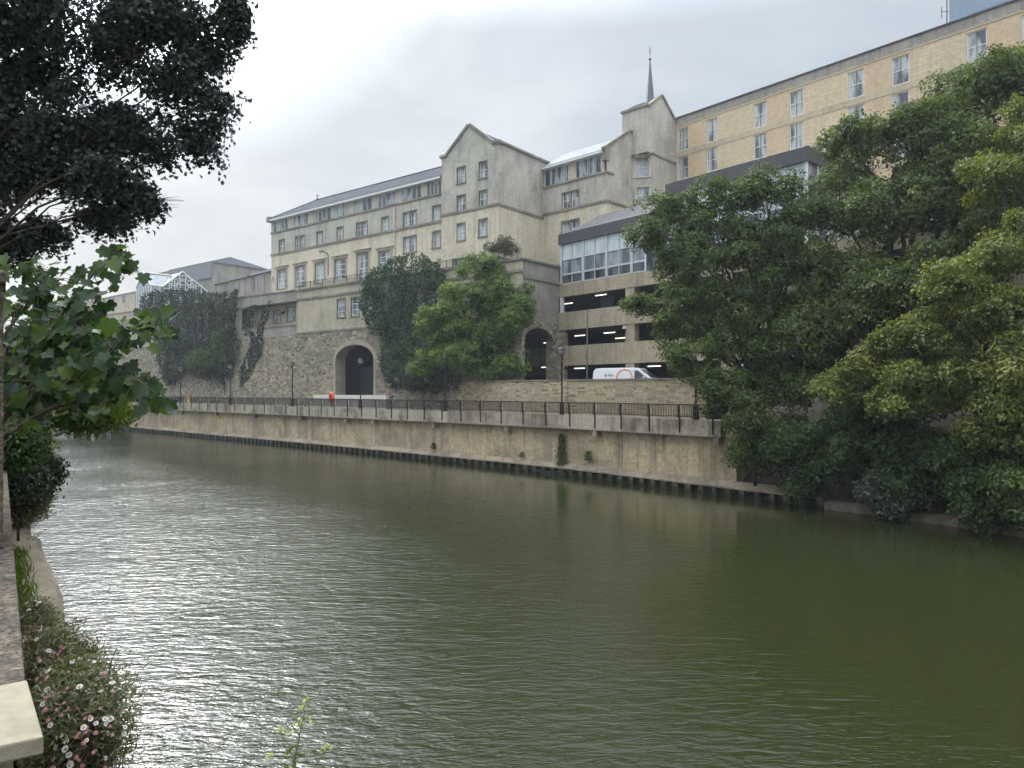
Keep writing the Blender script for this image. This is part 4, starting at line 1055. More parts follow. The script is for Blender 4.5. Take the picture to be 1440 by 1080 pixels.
for k in range(-1, 5):
    s = cs+k*sp_
    for a, b in ((ZR, 9.6), (11.65, 13.35), (15.2, 16.85)):
        if s-.55 < .1:
            continue
        mb = MB(); mb.fbox(FG, s-.55, s+.55, a, b, -.8, -.06); mb.build('column', M['garage'], gar)
for s in (cs-8, cs, cs+9, cs+18):
    if s > 0:
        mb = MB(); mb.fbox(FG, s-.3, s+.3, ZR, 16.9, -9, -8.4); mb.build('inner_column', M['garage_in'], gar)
mb = MB(); mb.fbox(FG, .12, .5, 15.2, 16.85, -.3, -.03); mb.build('door_jamb', M['white'], gar)
mb = MB(); mb.fbox(FG, 3.2, 5.0, 15.2, 16.84, -3.2, -3.0); mb.build('plant_box', M['blue_grey'], gar)
s = FG.s(826); mb = MB(); mb.fbox(FG, s-.05, s+.05, ZR+.5, 15.2, .003, .07); mb.fbox(FG, s-.14, s+.14, 10.3, 11.1, .07, .2); mb.build('drain_pipe', M['string'], gar)

def strip_light(px, py, o, L, label):
    s = FG.s(px, o); z = FG.z(px, py, o); p = FG.pt(s, z, o)
    t = thing('strip_light', label, 'light', p, 'fluorescent strip lights in the garage')
    mb = MB(); mb.fbox(FG, s-L/2, s+L/2, z+.05, z+.12, o-.06, o+.06); mb.build('batten', M['white'], t)
    mb = MB(); mb.tube([FG.pt(s-L/2+.05, z, o), FG.pt(s+L/2-.05, z, o)], .045, 7); mb.build('tube', M['tube_light'], t)
LTS = [(845,415,-3,'lit strip light in the top garage opening near the tree'), (798.5,427,-5,'lit strip light in the top garage opening beside the white jamb'),
 (815.5,472,-3,'lit strip light in the middle garage opening left of the drain pipe'), (857,468,-3,'lit strip light in the middle garage opening beside the camera column'),
 (873,475.5,-6,'deeper strip light in the middle garage opening just left of the column'), (815,518,-2.5,'lit strip light in the lowest garage opening left of the van'),
 (768,516.5,-3,'lit strip light low inside the arch under the podium, left of the pier'), (771,482,-4,'lit strip light high inside the arch under the podium'),
 (750,522,-6,'deeper strip light low behind the trees inside the arch'), (920,515,-2.5,'lit strip light in the lowest garage opening above the van windscreen'),
 (985,455,-2.5,'lit strip light glimpsed through the tree above the end of the parapet wall'), (1034,514,-2,'low lit strip light glimpsed through the tree right of the wall end'),
 (1155,439,-2,'lit strip light seen through the gap between the two big trees'), (1378,421,-2,'lit strip light seen through a hole in the bright tree at right'), (906,405,-3,'lit strip light in the top garage opening behind the feathery branches')]
for px, py, o, lab in LTS: strip_light(px, py, o, 1.65, lab)
# dome camera on the column
s = FG.s(879.3); t = thing('security_camera', 'small white dome camera on the garage column', 'camera', FG.pt(s, 13.0, .1))
mb = MB(); mb.fbox(FG, s-.08, s+.08, 12.95, 13.2, -.07, .25); mb.build('bracket', M['white'], t)
mb = MB(); mb.lathe(FG.pt(s, 12.9, .25), [(.16,.08),(.16,-.02),(.001,.081)], 12); mb.build('housing', M['white'], t, True)
mb = MB(); mb.lathe(FG.pt(s, 12.88, .25), [(.13,0),(.11,-.09),(.05,-.13),(.001,-.135)], 12); mb.build('lens_dome', M['black'], t, True)

def pavilion(label, s0, s1, zt_, depth, sidebays, rows, name='glass_pavilion', seam=False, louvre=False, left=True):
    zb = 18.16; zf = zt_-1.12
    t = thing(name, label, 'pavilion', FG.pt(s0, zb))
    f = FG; R = FG.perp(s1)
    mb = MB(); mb.fbox(f, s0-.12, s1+.12, zf, zt_, -.3, .12); mb.fbox(f, s0-.12, s0+.18, zf, zt_, -depth, -.3); mb.fbox(f, s1-.18, s1+.12, zf, zt_, -depth, -.3); mb.build('fascia', M['seam_dark'], t)
    mb = MB(); mb.fbox(f, s0+.2, s1-.2, zb, zb+.06, -depth, -.2); mb.fbox(f, s0+.18, s1-.18, zf+.2, zf+.3, -depth, -.3); mb.poly([f.pt(s0, zb, -depth), f.pt(s1, zb, -depth), f.pt(s1, zt_, -depth), f.pt(s0, zt_, -depth)]); mb.build('shell', M['pale_panel'], t)
    bay = 1.72; n = max(1, round((s1-s0-.3)/bay)); bw = (s1-s0-.3)/n; s = s0+.15
    fr = MB(); zs = [zb+.05]+[zb+.05+(zf-zb-.05)*k for k in rows]+[zf]
    for k in range(n+1):
        x = s+k*bw; wdt = .14 if k % 2 == 0 else .035
        fr.fbox(f, x-wdt, x+wdt, zb+.05, zf, -.22, -.02 if k % 2 == 0 else -.05)
    for j, z in enumerate(zs[:-1]): fr.fbox(f, s, s+n*bw, z-.03, z+(.16 if j == 1 else .06), -.2, -.06)
    fr.build('frame', M['pav_frame'], t)
    gm = [MB(), MB(), MB()]
    for k in range(n):
        for j in range(len(zs)-1):
            mm = gm[min(j, 2)]
            mm.poly([f.pt(s+k*bw, zs[j], -.14), f.pt(s+(k+1)*bw, zs[j], -.14), f.pt(s+(k+1)*bw, zs[j+1], -.14), f.pt(s+k*bw, zs[j+1], -.14)])
    for mm, nm, mt in zip(gm, ('lower_glazing', 'middle_glazing', 'upper_glazing'), ('dark_glass', 'mid_glass', 'pale_glass')): mm.build(nm, M[mt], t)
    # side facing away to the right, and the left side
    mb = MB(); mb.poly([R.pt(.05, zb, -.1), R.pt(depth, zb, -.1), R.pt(depth, zf, -.1), R.pt(.05, zf, -.1)]); mb.build('side_glazing', M['mid_glass'], t)
    mb = MB(); mb.poly([f.pt(s0+.1, zb, -.1), f.pt(s0+.1, zb, -depth), f.pt(s0+.1, zf, -depth), f.pt(s0+.1, zf, -.1)]); mb.build('side_glazing', M['mid_glass'], t)
    mb = MB(); k = 0
    while k < depth: mb.fbox(R, k, k+.1, zb, zf, -.09, .0); k += 1.7
    mb.build('side_frame', M['white'], t)
    if louvre:
        mb = MB(); z = zf-2.6
        while z < zf-.9: mb.fbox(R, .5, 3.1, z, z+.05, -.08, .16); z += .17
        mb.build('louvre', M['louvre'], t)
    if seam:
        za, zc, dd = zt_-.02, zt_+2.1, 3.6
        mb = MB(); mb.poly([f.pt(s0+.3, za, -.32), f.pt(s1-.1, za, -.32), f.pt(s1-.6, zc, -dd), f.pt(s0+2.2, zc, -dd)]); mb.poly([f.pt(s0+.3, za, -.32), f.pt(s0+2.2, zc, -dd), f.pt(s0+.3, za, -depth)]); mb.poly([f.pt(s0+2.2, zc, -dd), f.pt(s1-.6, zc, -dd), f.pt(s1-.6, za, -depth), f.pt(s0+.3, za, -depth)])
        rf = mb.build('roof', M['seam_dark'], t)
        mb = MB(); x = s0+.3
        while x < s1-.2:
            a, b = f.pt(x, za+.03, -.34), f.pt(x+.0, zc+.03, -dd)
            k = min(1, max(0, (x-s0-.3)/1.9)); b = a.lerp(b, k)
            mb.tube([a, b], .085, 4); x += .62
        mb.tube([f.pt(s0+.3, za, -.32), f.pt(s0+2.2, zc, -dd), f.pt(s1-.6, zc, -dd)], .1, 5); mb.build('standing_seam', M['seam_pale'], rf)
    return t
pavilion('glass pavilion with sloping ribbed roof on the garage beside the podium end', .1, FG.s(908), 23.5, 7, 2, (.22,.60), seam=True)
pavilion('taller flat roofed glass pavilion behind the big trees with dark fascia', FG.s(938), FG.s(1135), 25.7, 9, 2, (.22,.50), louvre=True)

# ------------------------------------------------------------------ background on the left
def cbuild(fac_p, az, px0, px1, pyb, pyt, depth, name, label, wallm, roofm, ridge, hip, cat='building', band_=None):
    f = Fac(fac_p, az); s0, s1 = f.s(px0), f.s(px1); zt_ = f.z((px0+px1)/2, pyt); zb = 18.9
    t = thing(name, label, cat, f.pt((s0+s1)/2, zb))
    mb = MB(); mb.fbox(f, s0, s1, zb, zt_, -depth, 0); mb.build('wall', M[wallm], t)
    mb = MB(); roof_poly(mb, f, s0, s1, zt_, zt_+ridge, depth, hip, hip, .3); mb.build('roof', M[roofm], t)
    return t, f, s0, s1, zt_
p = FQ.pt(FQ.s(340), 0, -10); 
t, f, s0, s1, z = cbuild((p.x, p.y), 46, 303, 381.5, 410, 391, 12, 'terrace_block', 'low grey block with dark slate roof between hotel wing and glasshouse', 'podium_grey', 'slate', 2.6, .6)
mb = MB()
for k in range(9): x = s0+.4+k*(s1-s0-.5)/9; mb.fbox(f, x, x+.12, 18.9, z-.1, .0, .08)
mb.build('cladding_ribs', M['louvre'], t)
p = FQ.pt(FQ.s(297), 0, -17)
t, f, s0, s1, z = cbuild((p.x, p.y), 53, 240, 298, 410, 374, 14, 'concert_hall', 'grey hall with a shallow hipped roof rising behind the glasshouse', 'podium_grey', 'slate', 2.6, 5)
mb = MB(); mb.fbox(f, s0-.3, s1+.3, z-3.2, z-.1, .0, .35); mb.build('clad_band', M['louvre'], t)
p = FQ.pt(FQ.s(240), 0, -32)
cbuild((p.x, p.y), 53, 204, 246, 410, 384, 12, 'stone_house', 'small house with a steep brown roof behind the glasshouse', 'podium', 'string', 2.0, 3)
p = FQ.pt(FQ.s(170), 0, -20)
t, f, s0, s1, z = cbuild((p.x, p.y), 50, 58, 190, 440, 424, 12, 'market_building', 'long low building with pale roof left of the glasshouse', 'podium', 'grey_tile', 2.0, 3)
hs = MB()
for k in range(10): x = s0+1+k*(s1-s0-2)/10; hs.fbox(f, x, x+1.7, z-2.2, z-.5, .0, .05)
hs.build('window_band', M['dark_glass'], t)
# glasshouse
p = FQ.pt(FQ.s(206), 0, -5.0); f = Fac((p.x, p.y), 138); s0, s1 = f.s(230), f.s(290)
gh = thing('glasshouse', 'white framed glasshouse with round gable window above the dead ivy', 'conservatory', f.pt((s0+s1)/2, 18.9))
ze = f.zavg((231,402),(288,412)); za = f.z(256.5, 383.5); zb = 18.9; sm = f.s(256.5); dp = 9
mb = MB(); mb.poly([f.pt(s0,zb), f.pt(s1,zb), f.pt(s1,ze), f.pt(sm,za), f.pt(s0,ze)]); mb.build('gable_glazing', M['conserv_glass'], gh)
mb = MB()
for a in np.linspace(s0, s1, 9):
    k = (a-s0)/(sm-s0) if a < sm else (s1-a)/(s1-sm); mb.fbox(f, a-.05, a+.05, zb, ze+(za-ze)*max(0, min(1, k)), .0, .08)
for z in np.arange(zb+.9, za-.4, 1.0):
    k = max(0, (z-ze)/(za-ze)); mb.fbox(f, s0+(sm-s0)*k, s1-(s1-sm)*k, z-.04, z+.04, .0, .07)
rake(mb, f, (s0-.2, ze), (sm, za+.1), -.1, .15, .18); rake(mb, f, (sm, za+.1), (s1+.2, ze), -.1, .15, .18); fr = mb.build('gable_frame', M['white'], gh)
zc = f.z(257.5, 403); mb = MB()
for R in (1.05, 2.1): mb.tube([f.pt(sm+R*math.cos(a), zc+R*math.sin(a), .1) for a in np.linspace(0, 2*PI, 29)], .07, 5, False)
for a in np.linspace(0, PI, 9): mb.tube([f.pt(sm+1.05*math.cos(a), zc+1.05*math.sin(a), .1), f.pt(sm+2.1*math.cos(a), zc+2.1*math.sin(a), .1)], .05, 4)
mb.build('rose_bars', M['white'], gh)
mb = MB(); mb.poly([f.pt(s0-.2,ze,.1), f.pt(sm,za+.1,.1), f.pt(sm,za+.1,-dp), f.pt(s0-.2,ze,-dp)]); mb.poly([f.pt(s1+.2,ze,.1), f.pt(sm,za+.1,.1), f.pt(sm,za+.1,-dp), f.pt(s1+.2,ze,-dp)]); mb.build('roof', M['conserv_glass'], gh)
mb = MB(); mb.poly([f.pt(s1,zb), f.pt(s1,zb,-dp), f.pt(s1,ze,-dp), f.pt(s1,ze)]); mb.build('side_glazing', M['conserv_glass'], gh)
# cross wing of the glasshouse to the left
u0, u1 = f.s(214), s0; wd = 6.5; zl = f.z(222, 401); zc2 = zl + (f.z(214, 381)-zl)*1.04
mb = MB(); mb.poly([f.pt(u0,zb,-.6), f.pt(u1,zb,-.6), f.pt(u1,zl,-.6), f.pt(u0,zl,-.6)]); mb.poly([f.pt(u0,zb,-.6), f.pt(u0,zb,-wd-.6), f.pt(u0,zl,-wd-.6), f.pt(u0,zc2,-wd/2-.6), f.pt(u0,zl,-.6)]); mb.build('wing_glazing', M['conserv_pale'], gh)
mb = MB(); mb.poly([f.pt(u0-.1,zl,-.5), f.pt(u1+2,zl,-.5), f.pt(u1+3.4,zc2,-wd/2-.6), f.pt(u0-.1,zc2,-wd/2-.6)]); mb.poly([f.pt(u0-.1,zl,-wd-.7), f.pt(u1+2.5,zl,-wd-.7), f.pt(u1+3.4,zc2,-wd/2-.6), f.pt(u0-.1,zc2,-wd/2-.6)]); mb.build('wing_roof', M['conserv_glass'], gh)
mb = MB()
mb.tube([f.pt(u0-.1,zl,-.5), f.pt(u0-.1,zc2+.08,-wd/2-.6), f.pt(u0-.1,zl,-wd-.7)], .12, 5); mb.tube([f.pt(u0-.1,zc2+.08,-wd/2-.6), f.pt(u1+3,zc2+.08,-wd/2-.6)], .12, 5); mb.tube([f.pt(u0-.1,zl,-.5), f.pt(u1+.2,zl,-.5)], .1, 5)
for k in range(4): mb.fbox(f, u0+k*(u1-u0)/4, u0+.1+k*(u1-u0)/4, zb, zl, -.6, -.5)
for k in range(9): hh = zl+(zc2-zl)*(1-abs(k/8-.5)*2); mb.tube([f.pt(u0-.05,zb,-.6-wd*k/8), f.pt(u0-.05,hh,-.6-wd*k/8)], .06, 4)
mb.build('wing_frame', M['white'], gh)
# ------------------------------------------------------------------ vehicles behind the parapet wall
def vehicle(name, label, cat, pos, dirv, prof, wz, paint, wins, wheels, extra=None, ks=1.0):
    """body from a side profile (x forward, z up) with tumblehome half widths wz(z); the near side faces the river"""
    t = thing(name, label, cat, pos)
    dx = Vector(dirv).normalized()*ks; dy = V(-dx.y, dx.x, 0)      # dy points away from the river
    P = lambda x, y, z: Vector(pos)+dx*x+dy*y+V(0,0,z*ks)
    mb = MB(); n = len(prof)
    L = [P(x, -wz(z), z) for x, z in prof]; R = [P(x, wz(z), z) for x, z in prof]
    mb.add(L+R, [list(range(n)), list(range(n, 2*n))[::-1]] + [[i, n+i, n+(i+1) % n, (i+1) % n] for i in range(n)])
    mb.build('body', M[paint], t, bevel=.05)
    for w in wins:
        mb = MB()
        if w[0] == 'side':
            for sgn in (-1, 1): mb.poly([P(x, sgn*(wz(z)+.012), z) for x, z in w[1]])
            mb.build('side_window', M['car_glass'], t)
        else:
            (x0, z0), (x1, z1) = w[1]; off = V(0,0,.015)+dx*.012*(1 if w[0] == 'front' else -1); k = .1
            mb.poly([P(x0, -wz(z0)+k, z0)+off, P(x0, wz(z0)-k, z0)+off, P(x1, wz(z1)-k, z1)+off, P(x1, -wz(z1)+k, z1)+off]); mb.build('windscreen' if w[0] == 'front' else 'rear_window', M['car_glass'], t)
    for x, r in wheels:
        for sgn in (-1, 1):
            mb = MB(); c = P(x, sgn*(wz(r)-.1), r); mb.tube([c-dy*.11, c+dy*.11], [r*ks, r*ks], 20); w = mb.build('wheel', M['black'], t, True)
            mb = MB(); mb.tube([c-dy*.125, c+dy*.125], [r*.6*ks, r*.6*ks], 16); mb.build('rim', M['steel'], w)
    if extra: extra(t, P, dx, dy)
    return t
sv = qs(840, 6.2); vp = qat(sv, 6.2, ZR); vd = V(math.sin(rad(117)), math.cos(rad(117)), 0)
vw = lambda z: .97 if z < 1.05 else .97-(z-1.05)*.16
vprof = [(0,.42),(-.03,.9),(.05,1.75),(.2,1.93),(.6,1.97),(3.0,1.97),(3.35,1.92),(4.28,1.22),(5.0,1.04),(5.18,.85),(5.2,.42),(4.65,.42),(4.5,.68),(4.2,.78),(3.9,.68),(3.75,.42),(1.45,.42),(1.3,.68),(1.0,.78),(.7,.68),(.55,.42)]
def van_extra(t, P, dx, dy):
    yy = lambda z: -vw(z)-.014
    mb = MB(); c = (2.35, 1.28); n = 40; r0, r1 = .52, .60
    pts = [(a0_, c[0]+math.cos(a0_), c[1]+math.sin(a0_)) for a0_ in np.linspace(-.4*PI, 1.35*PI, n)]
    for (a, *_), (b, *_) in zip(pts, pts[1:]):
        q4 = [(c[0]+r*math.cos(k), c[1]+r*math.sin(k)) for r, k in ((r0,a),(r1,a),(r1,b),(r0,b))]
        mb.poly([P(x, yy(z), z) for x, z in q4])
    mb.build('orange_ring', M['van_orange'], t)
    mb = MB(); e = [(.92,1.38),(1.0,1.34),(1.06,1.42),(1.04,1.52),(.99,1.66),(.96,1.52),(.91,1.47)]
    mb.poly([P(x, yy(z), z) for x, z in e]); mb.build('emblem', M['van_grey'], t)
    mb = MB()
    for x0, w_, h_ in ((1.16,.05,.17),(1.24,.07,.11),(1.34,.04,.15),(1.41,.06,.11),(1.5,.03,.13)): mb.poly([P(x, yy(z), z) for x, z in ((x0,1.4),(x0+w_,1.4),(x0+w_,1.4+h_),(x0,1.4+h_))])
    mb.build('emblem_print', M['van_grey'], t)
    mb = MB(); mb.box(P(3.72,-1.18,1.16), dx*.12, dy*.2, (0,0,.26)); mb.build('mirror', M['van_white'], t, bevel=.04)
    for sgn in (-1, 1):
        mb = MB(); mb.box(P(4.9, sgn*.75-.15, .86), dx*.22, dy*.3, (0,0,.2)); mb.build('headlight', M['pale_glass'], t, bevel=.03)
        mb = MB(); mb.box(P(-.035, sgn*.84-.08, .9), dx*.1, dy*.14, (0,0,.5)); mb.build('tail_light', M['red'], t, bevel=.02)
    mb = MB(); mb.box(P(4.95,-.93,.40), dx*.32, dy*1.86, (0,0,.28)); mb.box(P(-.1,-.93,.4), dx*.2, dy*1.86, (0,0,.2)); mb.build('bumper', M['van_grey'], t, bevel=.04)
    for x in (2.98, 3.95):
        mb = MB(); mb.poly([P(x, -vw(.6)-.006, .55), P(x+.015, -vw(.6)-.006, .55), P(x+.015, -vw(1.8)-.006, 1.8 if x < 3.5 else 1.3), P(x, -vw(1.8)-.006, 1.8 if x < 3.5 else 1.3)]); mb.build('door_gap', M['black'], t)
vehicle('delivery_van', 'white delivery van with an orange ring on its side behind the parapet wall', 'van', vp, vd, vprof, vw, 'van_white',
  [('side', [(3.06,1.2),(4.02,1.2),(3.55,1.58),(3.3,1.77),(3.06,1.77)]), ('front', ((4.2,1.28),(3.42,1.865)))], [(1.0,.33),(4.2,.33)], van_extra, 1.25)
cprof = [(0,.35),(-.02,.8),(.12,.98),(.75,1.42),(1.2,1.48),(2.3,1.46),(3.15,.98),(4.0,.86),(4.2,.6),(4.2,.35)]
cw = lambda z: .88 if z < .9 else .88-(z-.9)*.35
def car(px, o, label, paint):
    s = qs(px, o); vehicle('parked_car', label, 'car', qat(s, o, ZR), -qtan(s), cprof, cw, paint,
      [('side', [(.5,1.0),(2.95,1.0),(2.25,1.37),(1.0,1.39)]), ('front', ((3.05,1.04),(2.36,1.43))), ('rear', ((.2,1.04),(.7,1.38)))], [(.75,.31),(3.4,.31)])
car(757, 7.6, 'dark car whose roof just shows over the wall beside the stone pier', 'car_dark')
car(800, 9.2, 'white car whose roof just shows over the wall behind the van', 'van_white')

# ------------------------------------------------------------------ trees and climbing plants
bz = 3.2
tree('feathery_tree', 'blue green feathery tree at the end of the walkway, its branches across the garage', 'tree', at(1092, 549, 46)*1 - V(0,0,3.6),
     [E(932,325,50,42,58,1.8),E(990,275,49,36,38,1.6),E(1005,385,48,62,52,2.4),E(1078,285,48,52,58,2.6),E(1112,365,47,52,55,2.6),E(950,440,48.5,55,36,2),
      E(1062,465,47,72,55,2.6),E(1015,545,46.5,52,42,2),E(1108,545,46,50,60,2.4),E(893,425,49,26,16,1),E(972,512,48,32,24,1.4),E(1045,350,47.5,45,50,2),E(970,350,48.5,38,48,1.7),E(985,490,47,48,40,2),E(1005,315,48.5,40,40,1.8),E(1060,405,47.5,50,44,2.2),E(1140,300,46.5,30,48,1.8),E(1125,440,46.5,44,44,2),E(955,395,49,36,36,1.6),E(958,458,48.5,36,28,1.5)],
     4000, 22, .56, 'mid', .23, .5, -.12, .55, .4, .32, .11, .6, 3, tbias=-.02, lobes=8, jitter=.42)
tree('tall_bank_tree', 'tall dark green tree on the bank rising in front of the yellow annex', 'tree', at(1225, 549, 43.5)-V(0,0,3.2),
     [E(1202,215,46,36,58,2.2),E(1180,300,46,48,58,2.4),E(1290,185,44.5,58,60,3),E(1375,135,44.5,62,58,3),E(1450,130,45,70,70,3),E(1255,290,43.5,70,66,3),E(1340,255,43,75,75,3.2),
      E(1185,430,44,52,75,2.4),E(1250,420,42.5,75,75,3),E(1430,250,43,75,90,3.2),E(1160,380,45,32,50,1.8),E(1335,520,40.5,85,60,2.4),E(1240,600,42,70,40,2),E(1420,570,39,60,70,2.4),E(1400,330,41,60,70,2.6),E(1330,400,41.5,70,80,3),E(1215,540,42.5,70,55,2.6),E(1140,470,45,40,60,2)],
     5400, 22, .6, 'blue', .25, .5, -.2, .5, .4, .45, .12, .6, 5, tbias=.0, lobes=9, jitter=.42)
tree('leaning_bank_tree', 'yellow green tree at the right edge leaning out over the river', 'tree', at(1430, 549, 36)-V(0,0,4.2),
     [E(1335,395,36,52,38,1.8),E(1420,345,35.5,60,48,2.2),E(1410,240,37,44,50,2),E(1300,470,37,52,36,1.8),E(1395,440,35,70,36,2),E(1440,190,38,30,60,1.8),E(1310,545,36.5,85,42,2),E(1410,535,34,75,56,2.4),E(1215,545,39,62,32,1.7),
      E(1450,470,33.5,50,60,2),E(1255,500,38,48,36,1.6),E(1425,610,33.5,60,42,2)],
     2900, 22, .46, 'olive', .21, .5, -.18, .7, .45, .34, .1, .65, 8, tbias=-.05, lobes=9, jitter=.42)
SHR = [(1062,610,44.5,42,62,1.8,'blue','dark shrub hanging over the end of the river wall'),(1128,640,42.5,52,58,2,'dark','dark shrub just right of the river wall end'),
 (1200,625,41,56,66,2.2,'dark','tall dark shrub under the big bank tree'),(1285,655,38.5,60,62,2.2,'dark','dark shrub between the grey willowy bush and the river'),
 (1375,672,35.5,62,62,2.2,'dark','dark shrub trailing dead twigs into the water'),(1450,640,34,60,90,2.2,'dark','deep dark shrub at the right edge of the bank'),
 (1250,690,38.8,34,36,1.2,'glossy','small grey green bush drooping to the water'),(1432,695,32.5,34,36,1.2,'mid','light green bush low at the right edge above the water')]
for i, (px, py, Y, rx, ry, rd, lf, lab) in enumerate(SHR):
    e = E(px, py, Y, rx, ry, rd)
    tree('bank_shrub', lab, 'shrub', (e[0], e[1], max(.8, e[2]-e[5])), [e, E(px-rx*.3, py-ry*.4, Y, rx*.6, ry*.5, rd*.7), E(px+rx*.35, py+ry*.25, Y, rx*.6, ry*.6, rd*.7)], 560, 22, .48, lf, .22, .5, -.25, .7, .4, .09, .12, .45, 20+i, group='shrubs along the wooded bank', tbias=-.05, subs=7, lobes=7)
# dead twigs over the water
mb = MB(); c = at(1385, 725, 34)
for i in range(70):
    a = rnd.uniform(-.5, PI+.5); l = rnd.uniform(.5, 1.6); d = V(math.cos(a), -.35*rnd.random()-.1, -.25+.5*math.sin(a)*rnd.random())
    p0 = c+V(rnd.uniform(-1,1), rnd.uniform(-.3,.5), rnd.uniform(-.2,.5)); mb.tube([p0, p0+d*l*.5+V(0,0,.1), p0+d*l], [.016,.011,.005], 4, False)
tag(mb.build('dead_branches', M['twig']), 'tangle of bare grey twigs low over the water at right', 'branches')

Yt = FP.Y(672)-2.2
tree('street_tree', 'bright green bushy tree standing behind the wall by the podium corner', 'tree', at(682, 549, Yt)*1+V(0,0,ZR-7.0),
     [E(692,398,Yt,44,40,2),E(650,435,Yt,40,44,2),E(708,455,Yt-.5,42,46,2.2),E(606,462,Yt+2,24,40,1.4),E(655,492,Yt,52,34,2),E(726,425,Yt-.8,22,32,1.5),E(700,505,Yt-.6,48,28,1.8),E(600,505,Yt+2,24,36,1.2),E(675,378,Yt,26,24,1.4)],
     2100, 20, .52, 'bright', .27, .55, -.16, .6, .5, .3, .12, .7, 13, subs=5, tbias=-.02, jitter=.4, lobes=9)
vine('ivy', 'dense green ivy mass covering the podium right of the archway', 'ivy', FP,
     [[(513,398),(538,375),(565,362),(600,360),(626,370),(634,400),(632,520),(612,545),(580,549),(556,545),(547,528),(541,482),(522,452),(514,425)]], 75, .30, .30, 'ivy', 4, .9, bulge=1.3)
Yg = FP.Y(600)-1.3
tree('glossy_shrub', 'pale glossy leaved shrub at the foot of the ivy beside the walkway', 'shrub', at(598, 549, Yg)+V(0,0,ZW-7), [E(582,528,Yg,26,18,.8),E(612,524,Yg-.6,26,18,.8),E(598,540,Yg,34,10,.7)], 330, 14, .35, 'glossy', .24, .5, -.3, .7, .3, .06, .1, .3, 31)
s_ = qs(640, 3.9); W0 = Fac(tuple(qat(qs(655, 3.88), 3.88).xy), r=tuple((-qtan(qs(648, 3.9))).xy))
vine('hanging_ivy', 'dark ivy hanging over the left end of the parapet wall', 'ivy', W0, [[(622,522),(640,520),(654,528),(651,545),(640,551),(632,549),(622,552)]], 130, .18, .22, 'ivy', 6, 1.0, bulge=.4)
Ys = FP.Y(704)+2.5
tree('terrace_shrub', 'sparse brownish shrub on the terrace at the foot of the gabled tower', 'shrub', at(704, 549, Ys)+V(0,0,19-7), [E(704,342,Ys,20,13,.9),E(690,348,Ys,13,10,.7),E(717,350,Ys,13,12,.7)], 150, 9, .3, 'grey', .26, .35, -.3, .8, .3, .05, .1, .5, 33, subs=9)
vine('dead_ivy', 'broad curtain of dead brown ivy covering the podium left of the balcony', 'ivy', FQ,
     [[(206,430),(212,411),(250,406),(290,412),(318,414),(341,411),(340,470),(338,505),(331,525),(318,528),(300,533),(270,527),(262,530),(248,542),(238,540),(231,520),(226,480),(212,446)]], 42, .35, .34, 'dead', 9, 1.3, bulge=1.0)
for nm, po, sd in (('forked strand of dead ivy climbing past the balcony', [(343,468),(345,446),(352,432),(362,428),(360,440),(352,452),(351,470),(346,474)], 41),
                   ('curling strand of dead ivy nearest the balcony windows', [(362,476),(362,458),(370,440),(378,424),(382,430),(379,446),(372,462),(370,478)], 42),
                   ('broad strand of dead ivy running down the rubble wall', [(352,462),(362,474),(374,478),(370,496),(360,514),(352,530),(340,545),(338,520),(346,500),(353,484)], 43)):
    vine('ivy_strand', nm, 'ivy', FQ, [po], 34, .12, .30, 'dead', sd, 1.3, group='strands of dead ivy beside the balcony')
Yq = FQ.Y(300)-2.2
tree('wall_tree', 'dark green tree growing against the dead ivy behind two lamp posts', 'tree', at(318, 549, Yq)+V(0,0,ZW-7), [E(298,508,Yq,32,20,1.6),E(318,482,Yq-1,20,26,1.5),E(284,518,Yq,18,12,1.2),E(325,505,Yq-1.5,16,24,1.4),E(328,462,Yq-1.5,10,18,1)],
     560, 16, .8, 'blue', .42, .55, -.25, .35, .4, .2, .15, .5, 37, tbias=-.1)
for i, (px, py, Y, rx, ry, lab) in enumerate([(158,574,127,28,32,'dark bush against the far end of the river wall'),(112,556,128,32,50,'tall dark bush at the water where the river bends'),(62,545,129,36,62,'dark bush farthest left on the far bank'),(182,560,132,22,46,'dark bush behind the far corner of the river wall')]):
    e = E(px, py, Y, rx, ry, 2.5); tree('far_shrub', lab, 'shrub', (e[0], e[1], .5), [e, E(px+8, py-6, Y, rx*.6, ry*.8, 2)], 420, 16, 1.0, 'dark', .5, .6, -.4, .3, .3, .15, .2, .4, 50+i, group='bushes on the far bank')

# weeds rooted in the river wall
for i, (px, zc, rs, rz, n, lf, sz, lab) in enumerate([(791,2.0,.55,1.35,170,'mid',.22,'tall grassy green weed trailing down the river wall to the water'),(611,1.5,.35,.3,34,'dark',.16,'small dark weed on the river wall left of the tall weed'),
   (735,1.35,.35,.22,26,'grey',.15,'small brown weed low on the river wall beside the tall weed'),(829,1.75,.4,.4,44,'dark',.17,'dark round weed on the river wall just right of the tall weed')]):
    s = qs(px, .4); c = qat(s, .36, zc); d = qtan(s); nn = V(-d.y, d.x, 0)
    t = thing('wall_weed', lab, 'weed', c, 'weeds on the river wall')
    P = []; N_ = []
    for k in range(n*6):
        u, v = rnd.gauss(0,.45), rnd.uniform(-1,1); w_ = (1-.35*v)
        P.append(tuple(c+d*u*rs*w_+V(0,0,v*rz)+nn*abs(rnd.gauss(.0,.16))*(1.2-.4*v))); N_.append((nn.x, nn.y, .5))
    leaf_mesh('leaves', np.array(P), np.array(N_), sz, .3, LEAF[lf], t, np.clip(rng.normal(.4,.25,len(P)),0,1), .5, 1.2)

